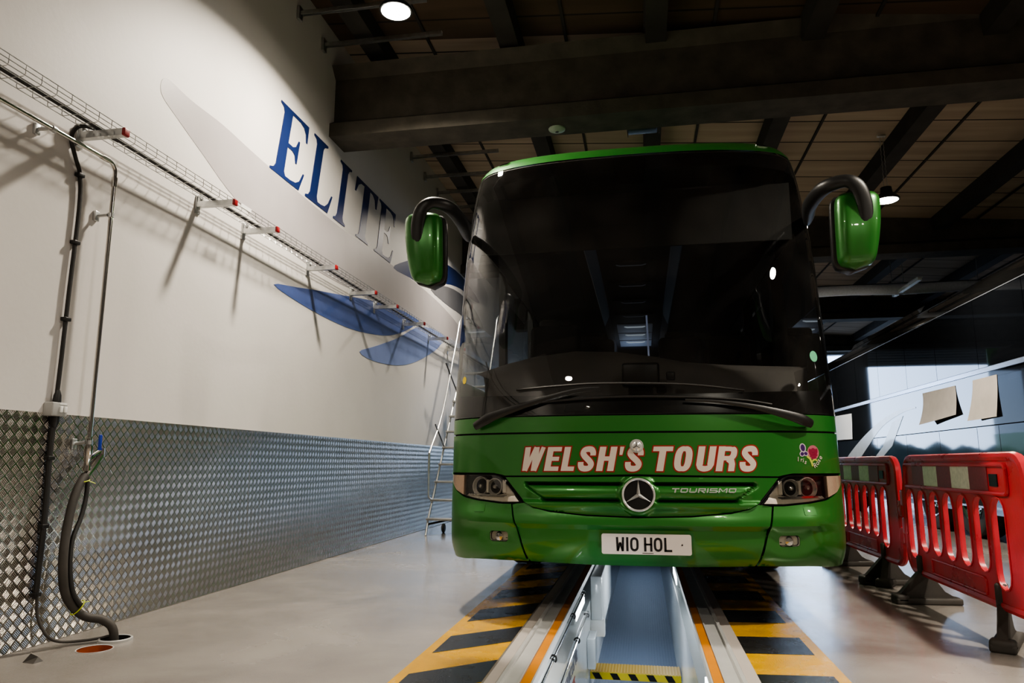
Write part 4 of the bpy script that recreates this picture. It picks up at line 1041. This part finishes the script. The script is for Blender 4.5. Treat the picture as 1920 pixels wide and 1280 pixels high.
# wipers
def wiper(name, P, blade):
    t = thing(name, '', ''); t.parent = bus
    pts = [skin_o(a, z, h)[0] for a, z, h, r in P]; rs = [(r * .55, r) for a, z, h, r in P]
    MB().tube(spline(pts, 5), [(lambda f: (f * .55, f))(P[min(len(P) - 1, i // 5)][3] + (P[min(len(P) - 1, i // 5 + 1)][3] - P[min(len(P) - 1, i // 5)][3]) * (i % 5) / 5) for i in range(5 * (len(pts) - 1) + 1)], 10, flat=(0, -1, 0)).build('wiper_arm', M['blkplastic'], t)
    b = [skin_o(a, z, .018)[0] for a, z in blade]
    MB().tube(spline(b, 4), (.012, .007), 8, flat=(0, -1, 0)).build('wiper_blade', M['rubber'], t)
wiper('wiper', [(-1.055, 1.188, .03, .026), (-.95, 1.228, .05, .034), (-.85, 1.262, .05, .026), (-.6, 1.335, .045, .016), (-.37, 1.395, .04, .009), (-.22, 1.408, .035, .007)], [(-.76, 1.415), (-.5, 1.43), (-.2, 1.44), (.3, 1.425), (.66, 1.385)])
wiper('wiper', [(1.062, 1.185, .03, .026), (.99, 1.205, .05, .034), (.88, 1.237, .05, .026), (.7, 1.28, .045, .016), (.5, 1.312, .04, .009), (.3, 1.325, .035, .007)], [(-.6, 1.33), (-.2, 1.352), (.2, 1.35), (.6, 1.33), (.82, 1.30)])
# mirrors
def mirror(s, cx, y, zt, zb, w):
    """hanging mirror head: convex painted front shell, black back and rim, arched arm"""
    t = thing('wing_mirror', '', ''); t.parent = bus
    def sect(z, f, d0, d1, yy, k, wid, tp):
        out = []
        for i in range(k):
            a = 2 * PI * i / k; ca, sa = math.cos(a), math.sin(a); e = 2 / 3.0
            x = wid / 2 * (abs(ca) ** e) * (1 if ca > 0 else -1); yq = (abs(sa) ** e) * (1 if sa > 0 else -1)
            # flute down the front face
            dy = d0 * yq if yq < 0 else d1 * yq
            if yq < 0: dy += .009 * math.exp(-((x * s + wid * .10) / (wid * .13)) ** 2) * (1 if abs(z - (zt + zb) / 2) < (zt - zb) * .4 else .4)
            out.append(Vector((cx + x + tp, yy + dy, z)))
        return out
    N = 22; K = 28; rows = []
    for i in range(N + 1):
        u = i / N; z = zt + (zb - zt) * u
        e = min(1, (1 - abs(2 * u - 1) ** 12)) ** .5 if 0 < u < 1 else 0.02
        wid = w * (.80 + .20 * math.sin(PI * min(1, .18 + u * .66))) * (1.06 - .2 * u) * max(e, .05); rows.append(sect(z, 0, .085 * max(e, .2), .02, y + .01 - .03 * math.sin(PI * u), K, wid, -s * .035 * (u - .4)))
    mb = MB(); mb.add([v for r_ in rows for v in r_], [(i * K + j, i * K + (j + 1) % K, (i + 1) * K + (j + 1) % K, (i + 1) * K + j) for i in range(N) for j in range(K)] + [tuple(range(K)), tuple(range(N * K, N * K + K))])
    mb.build('mirror_shell', M['green'], t, ang=60)
    rows2 = []
    for i in range(N + 1):
        u = i / N; z = zt + .004 + (zb - .012 - zt) * u; e = min(1, (1 - abs(2 * u - 1) ** 12)) ** .5 if 0 < u < 1 else 0.02
        wid = w * (.80 + .20 * math.sin(PI * min(1, .18 + u * .66))) * (1.06 - .2 * u) * max(e, .05) + .012
        rows2.append([Vector((v.x - s * .012, v.y, v.z)) for v in sect(z, 0, .012, .09, y + .035 - .03 * math.sin(PI * u), K, wid, -s * .035 * (u - .4))])
    mb = MB(); mb.add([v for r_ in rows2 for v in r_], [(i * K + j, i * K + (j + 1) % K, (i + 1) * K + (j + 1) % K, (i + 1) * K + j) for i in range(N) for j in range(K)] + [tuple(range(K)), tuple(range(N * K, N * K + K))])
    mb.build('mirror_back', M['blkplastic'], t, ang=60)
    MB().prism(rrect(cx - w * .38, cx + w * .38, zb + .05, zt - .05, .03), 'y', y + .108, y + .112).build('mirror_glass', M['chrome'], t)
    return t
def arm_of(t, P):
    pts = spline([q[:3] for q in P], 6); n = len(P); rr = []
    for i in range(len(pts)):
        k = min(n - 2, i // 6); f = (i - k * 6) / 6; a = P[k][3] + (P[k + 1][3] - P[k][3]) * f; b = P[k][4] + (P[k + 1][4] - P[k][4]) * f; rr.append((a, b))
    MB().tube(pts, rr, 14, flat=(0, -1, 0)).build('mirror_arm', M['blkplastic'], t, ang=60)
mL = mirror(-1, -1.345, 4.33, 2.56, 2.08, .25)
arm_of(mL, [(-1.375, 4.24, 2.335, .012, .036), (-1.372, 4.235, 2.45, .018, .043), (-1.345, 4.235, 2.55, .024, .045), (-1.285, 4.26, 2.60, .034, .040), (-1.20, 4.36, 2.60, .045, .042), (-1.185, 4.62, 2.59, .045, .04), (-1.235, 4.95, 2.63, .04, .05), (-1.27, 5.14, 2.66, .03, .05)])
mR = mirror(1, 1.265, 4.33, 2.525, 2.06, .25)
arm_of(mR, [(1.295, 4.24, 2.31, .012, .036), (1.292, 4.235, 2.42, .018, .043), (1.26, 4.235, 2.525, .024, .045), (1.20, 4.26, 2.57, .034, .040), (1.11, 4.36, 2.57, .045, .042), (1.09, 4.62, 2.57, .045, .04), (1.15, 4.95, 2.61, .04, .05), (1.19, 5.14, 2.64, .03, .05)])

# ------------------------------------------------------------------ BLACK COACH AT RIGHT
CX = 4.2
coach = thing('coach', 'glossy black coach with silver trim parked parallel at far right', 'coach', (0, 0, 0))
wy = (10.62, 11.90, 16.4)
CY0, CY1 = 5.0, 18.6
def sidemap(a, z, o): return Vector((CX - o, a, z)), Vector((-1, 0, 0))
def arch(y, r): return [(y + r * math.cos(rad(a)), .50 + r * math.sin(rad(a))) for a in range(-12, 193, 12)]
low = [(CY0, .33)]
for y in wy:
    A = arch(y, .545)[::-1]; low += [(A[0][0], .33)] + A + [(A[-1][0], .33)]
low += [(CY1, .33), (CY1, 1.405), (CY0, 1.405)]
panel('lower_side', low, M['coachlow'], coach, 0, .3, .03, mapf=sidemap, ang=30)
panel('mid_side', [(CY0, 1.418), (CY1, 1.418), (CY1, 2.06), (CY0, 2.06)], M['coach'], coach, 0, .4, .02, mapf=sidemap, ang=30)
MB().bb(CX + .01, CX + .05, CY0, CY1, .4, 2.2).build('inner_shell', M['gap'], coach, ang=None)
MB().prism([(CX - .014, 2.065), (CX + .01, 2.06), (CX + .01, 2.13), (CX - .014, 2.12)], 'y', CY0, CY1).build('silver_belt', M['silver'], coach, ang=None)
ys = [CY0, 6.1, 7.4, 8.7, 9.93, 11.25, 12.46, 13.85, 15.24, 16.7, CY1]
for a, b in zip(ys, ys[1:]):
    MB().bb(CX + .002, CX + .012, a + .006, b - .006, 2.13, 3.0).build('window', M['coachglass'], coach, ang=None)
MB().bb(CX + .014, CX + .02, CY0, CY1, 2.1, 3.0).build('window_gap', M['silver'], coach, ang=None)
MB().prism([(CX - .002, 3.008), (CX + .02, 3.008), (CX + .03, 3.03), (CX - .002, 3.02)], 'y', CY0, CY1).build('cant_rail', M['silver'], coach, ang=None)
rp = [(CX + .005, 3.03), (CX + .03, 3.14), (CX + .1, 3.25), (CX + .25, 3.33), (CX + .5, 3.37), (CX + 2.05, 3.37), (CX + 2.3, 3.33), (CX + 2.45, 3.25), (CX + 2.55, 3.03)]
MB().prism(rp, 'y', CY0, CY1).build('roof', M['gloss_black'], coach, ang=30)
MB().prism([(CX + .25, 3.34), (CX + .32, 3.45), (CX + .5, 3.50), (CX + 2.0, 3.50), (CX + 2.2, 3.34)], 'y', 12.3, 16.3).build('roof_unit', M['gloss_black'], coach, ang=30)
MB().bb(CX + .06, CX + 2.54, CY0, CY1, .4, 3.05).build('body_core', M['gloss_black'], coach, ang=None)
for y in (9.57, 10.15, 11.36, 12.70, 14.2, 15.4): MB().bb(CX - .001, CX + .004, y, y + .008, .36, 1.40).build('panel_seam', M['gap'], coach, ang=None)
MB().bb(CX - .001, CX + .004, 9.6, 13, .96, .966).build('panel_seam', M['gap'], coach, ang=None)
MB().bb(CX - .012, CX, CY0, CY1, .40, .425).build('skirt_trim', M['silver'], coach, ang=None)
for y in wy:
    mb = MB(); mb.tube([(CX - .006, *q) for q in arch(y, .555)], .012, 6); mb.build('arch_trim', M['silver'], coach)
    t = thing('wheel', '', ''); t.parent = coach; t.location = (CX + .17, y, .5)
    MB().lathe([(.3, -.13), (.44, -.15), (.485, -.14), (.5, -.11), (.5, .11), (.485, .135), (.44, .145), (.3, .12), (.3, -.12)], axis='x', seg=44).build('tyre', M['rubber_dusty'], t)
    MB().lathe([(.001, -.13), (.09, -.13), (.1, -.1), (.13, -.07), (.2, -.05), (.26, -.09), (.285, -.13), (.31, -.14), (.31, -.12)], axis='x', seg=36).build('rim', M['wheelrim'], t)
    mb = MB().lathe([(.15, -.045), (.19, -.045), (.19, -.075), (.15, -.075)], axis='x', seg=30)
    for k in range(10):
        a = 2 * PI * k / 10; mb.tube([(-.04, .17 * math.cos(a), .17 * math.sin(a)), (-.10, .17 * math.cos(a), .17 * math.sin(a))], .018, 8)
    mb.build('wheel_nuts', M['chrome'], t)
# pale swoosh of vinyl film on the side
up = [(16.6, .95), (15.9, 1.2), (14.98, 1.466), (13.952, 1.695), (13.2, 1.80), (12.7, 1.835), (12.17, 1.82)]
lo_ = [(12.17, 1.80), (12.83, 1.765), (13.83, 1.60), (14.69, 1.30), (15.45, 1.0), (15.8, .8), (16.6, .7)]
o = MB().prism([(a.x, a.y) for a in spline([(p[0], p[1], 0) for p in up], 4)] + [(a.x, a.y) for a in spline([(p[0], p[1], 0) for p in lo_], 4)], 'x', CX - .004, CX - .001).build('vinyl_swoosh', M['film'], coach, ang=None)
o = MB().prism([(14.9, .75), (13.4, 1.25), (12.75, 1.72), (13.3, 1.64), (13.9, 1.25), (15.3, .72)], 'x', CX - .005, CX - .002).build('vinyl_swoosh', M['film'], coach, ang=None)
def sheet(name, P, m, lb, curl, cat='paper'):
    """paper hung on the coach side; the lower far corner curls off"""
    mb = MB(); n = 8; a, b, c, d = [Vector((0, q[0], q[1])) for q in P]; vs = []
    for i in range(n + 1):
        for j in range(n + 1):
            u, v = i / n, j / n; p = (a * (1 - u) + b * u) * (1 - v) + (d * (1 - u) + c * u) * v
            p.x = CX - .004 - curl * v * v * (.3 + .7 * (1 - u)) - .006 * math.sin(u * 5 + v * 3) * v; vs.append(p)
    fs = [(i * (n + 1) + j, (i + 1) * (n + 1) + j, (i + 1) * (n + 1) + j + 1, i * (n + 1) + j + 1) for i in range(n) for j in range(n)]
    o = mb.add(vs, fs).build(name, m, ang=60, fix=False); return tag(o, lb, cat)
sheet('masking_paper', [(11.84, 2.0), (10.66, 1.995), (10.62, 1.60), (11.75, 1.52)], M['paper'], 'crumpled brown paper sheet taped on the coach, the left and wider one', .12)
sheet('masking_paper', [(10.125, 2.004), (9.47, 2.003), (9.52, 1.505), (10.2, 1.49)], M['paper'], 'upright brown paper sheet taped on the coach, the right and narrower one', .08)
sheet('paper_notice', [(16.95, 1.98), (15.69, 1.955), (15.72, 1.44), (17.1, 1.46)], M['whitepaper'], 'white paper sheet on the black coach side next to the green bus', .02)

# ------------------------------------------------------------------ BARRIERS
def make_barrier():
    t = thing('barrier', '', 'barrier')
    L, z0, z1 = 1.86, .205, .985
    out = [(-L / 2 + .12, z0), (L / 2 - .12, z0)] + arc(L / 2 - .12, z0 + .12, .12, -90, 0, 5)[1:] + [(L / 2, .60), (L / 2, .74), (L / 2 - .05, .86)] + arc(L / 2 - .16, z1 - .09, .09, 20, 90, 5) \
        + arc(-L / 2 + .12, z1 - .1, .1, 90, 180, 5) + [(-L / 2 + .02, .74)] + arc(-L / 2 + .12, z0 + .12, .12, 180, 270, 5)[:-1]
    holes = []
    n = 7; p0 = -.59; pitch = .23
    for i in range(n):
        c = p0 + i * pitch; w = .083
        b0 = z0 + .15 if 1 <= i <= 5 else z0 + .085
        holes.append(arc(c, .690, w, 0, 180, 6) + arc(c, b0 + w, w, 180, 360, 6))
    TH = .028
    def mp(a, z, o): return Vector((-TH / 2, a, z)), Vector((-1, 0, 0))
    vs, fs = panel_data(out, 0, .07, TH, holes, mp)
    mb = MB().add(vs, fs)
    def mp2(a, z, o): return Vector((TH / 2, a, z)), Vector((1, 0, 0))
    vs, fs = panel_data(out, 0, .07, 0, holes, mp2); mb.add(vs, fs)
    body = mb.build('panel', M['red'], t, ang=35, fix=False)
    # raised borders: slot rims, top band rim
    mb = MB()
    for h in holes: mb.tube([(-TH / 2 - .001, a, z) for a, z in h], .006, 6, closed=True)
    ring = rrect(-.74, .86, .792, .945, .03)
    mb.tube([(-TH / 2 - .004, a, z) for a, z in ring], .012, 8, closed=True)
    ring2 = rrect(-.36, .46, .235, .325, .02)
    mb.tube([(-TH / 2 - .002, a, z) for a, z in ring2], .008, 8, closed=True)
    mb.tube([(0, a, z) for a, z in densify(out, .06)], .027, 8, closed=True)
    mb.build('moulded_rims', M['red'], t)
    mb = MB()
    for (a, b, k) in ((-.51, -.27, 0), (-.27, 0, 1), (0, .23, 0), (.23, .48, 1), (.48, .70, 0)): mb.bb(-TH / 2 - .004, -TH / 2 - .001, a, b, .80, .937, k)
    mb.build('reflective_strip', [M['reflred'], M['reflwhite']], t, ang=None)
    MB().bb(-TH / 2 - .006, -TH / 2 - .001, -.63, -.535, .83, .895).build('maker_sticker', M['ink'], t, ang=None)
    # hinge lugs
    for s, zz in ((-1, .62), (-1, .42), (1, .70), (1, .50)):
        MB().rbox((0, s * (L / 2 + .02), zz), (.05, .10, .12), .012).build('hinge_lug', M['red'], t)
    return t
def make_foot():
    prof = [(-.21, 0), (.21, 0), (.21, .045), (.165, .055), (.115, .085), (.075, .14), (.055, .21), (-.045, .21), (-.17, .075), (-.21, .055)]
    mb = MB().prism(prof, 'y', -.025, .025); mb.rbox((0, 0, .022), (.43, .12, .044), .012)
    mb.rbox((-.17, 0, .035), (.09, .12, .06), .02); t = mb.build('foot', M['rubber_dusty'])
    MB().rbox((-.005, 0, .255), (.062, .06, .13), .012).build('peg', M['rubber_dusty'], t)
    return t
b0 = make_barrier(); f0 = make_foot()
bx = 1.88
BR = [((bx, 4.93, 0), -1.2, 'red plastic barrier with red and white strip, the nearer one'), ((bx + .02, 6.95, 0), .8, 'red plastic barrier partly hidden behind the green bus')]
FT = [[(-.50, 62), (.69, 5)], [(-.50, 3), (.60, 6)]]
for i, (l, rz, lb) in enumerate(BR):
    b = b0 if i == 0 else copy_tree(b0); b.location = l; b.rotation_euler = (0, 0, rad(rz)); tag(b, lb, 'barrier', 'red pedestrian barriers')
    for k, (dy, fr) in enumerate(FT[i]):
        f = f0 if (i, k) == (1, 1) else copy_tree(f0, b)
        f.parent = b; f.location = (0, dy, 0); f.rotation_euler = (0, 0, rad(fr))

# ------------------------------------------------------------------ STEP LADDER
t = thing('step_ladder', 'grey mobile safety steps with handrails behind the green bus', 'step ladder', (-2.9, 9.61, 0))
sl = (1.76 - .2) / 1.19  # rise per run
def sp(z): return .1 + (z - .2) / sl
for x in (0, .62):
    MB().tube([(x, .0, 0), (x, .1, .2), (x, sp(2.5), 2.5)], .015, 8).build('stile', M['galv'], t)
    MB().tube([(x, sp(2.5) + .1, 2.5), (x, sp(2.5) + .35, .05)], .015, 8).build('rear_leg', M['galv'], t)
    MB().tube(spline([(x, sp(.45), .456), (x, .12, .50), (x, .1, .62), (x, .1, 1.05), (x, .16, 1.15), (x, sp(1.6) - .42, 1.7), (x, sp(2.5) - .35, 2.9), (x, sp(2.5) - .1, 3.3), (x, sp(2.5) + .3, 3.4)], 4), .014, 8).build('handrail', M['galv'], t)
    MB().tube([(x, .38, 1.5), (x, sp(1.2), 1.2)], .011, 6).build('brace', M['blkplastic'], t); MB().tube([(x, .9, 2.45), (x, sp(2.1), 2.1)], .011, 6).build('brace', M['blkplastic'], t)
for i in range(10):
    z = .21 + i * .243; MB().rbox((.31, sp(z), z), (.64, .17, .03), .006).build('tread', M['galv'], t)
MB().tube([(0, .08, .14), (.2, .3, .18), (.62, .3, .18)], .014, 8).build('axle_bar', M['blkplastic'], t)
for x in (.12, .56): MB().lathe([(.001, -.02), (.05, -.02), (.062, -.01), (.062, .01), (.05, .02), (.001, .02)], (x, .46, .062), 'x', 20).build('castor', M['rubber'], t)
MB().tube([(.3, .5, 1.9), (.29, .52, 1.2), (.32, .5, .5), (.3, .5, .25)], .006, 6).build('pull_cord', M['blkplastic'], t)

# ------------------------------------------------------------------ LIGHTS, WORLD, CAMERA
def area(name, loc, rot, sx, sy, e, col, spread=180):
    ld = bpy.data.lights.new(name, 'AREA'); ld.shape = 'RECTANGLE'; ld.size = sx; ld.size_y = sy; ld.energy = e; ld.color = col; ld.spread = rad(spread)
    o = bpy.data.objects.new(name, ld); COL.objects.link(o); o.location = loc; o.rotation_euler = rot; return o
area('pit_light', (PL + .02, 5.85, -.14), (0, rad(-75), 0), .08, .72, 9, (.85, .93, 1))
area('pit_light', (PR - .02, 3.9, -.14), (0, rad(75), 0), .08, .72, 9, (.85, .93, 1))
area('pit_light', (PR - .02, 7.6, -.14), (0, rad(75), 0), .08, .72, 12, (.85, .93, 1))
area('cabin_light', (-.1, 12.6, 2.7), (PI, 0, 0), .4, .8, 2.0, (.6, .75, 1))  # added fill without a fixture, aimed up to brighten the cabin ceiling

w = bpy.data.worlds.new('world'); bpy.context.scene.world = w; w.use_nodes = True
bg = w.node_tree.nodes['Background']; bg.inputs[0].default_value = (.55, .65, .85, 1); bg.inputs[1].default_value = .6
cam = bpy.data.cameras.new('camera'); co = bpy.data.objects.new('camera', cam); COL.objects.link(co)
cam.sensor_width = 36; cam.lens = 36 * 1353 / 1920; cam.clip_start = .05
pitch = math.atan(229 / 1353); yaw = math.atan(246 * math.cos(pitch) / 1353)
co.location = (0, 0, .95); co.rotation_euler = (PI / 2 + pitch, 0, yaw)
sc = bpy.context.scene; sc.camera = co
sc.view_settings.view_transform = 'AgX'; sc.view_settings.look = 'AgX - Medium High Contrast'; sc.view_settings.exposure = 0.12
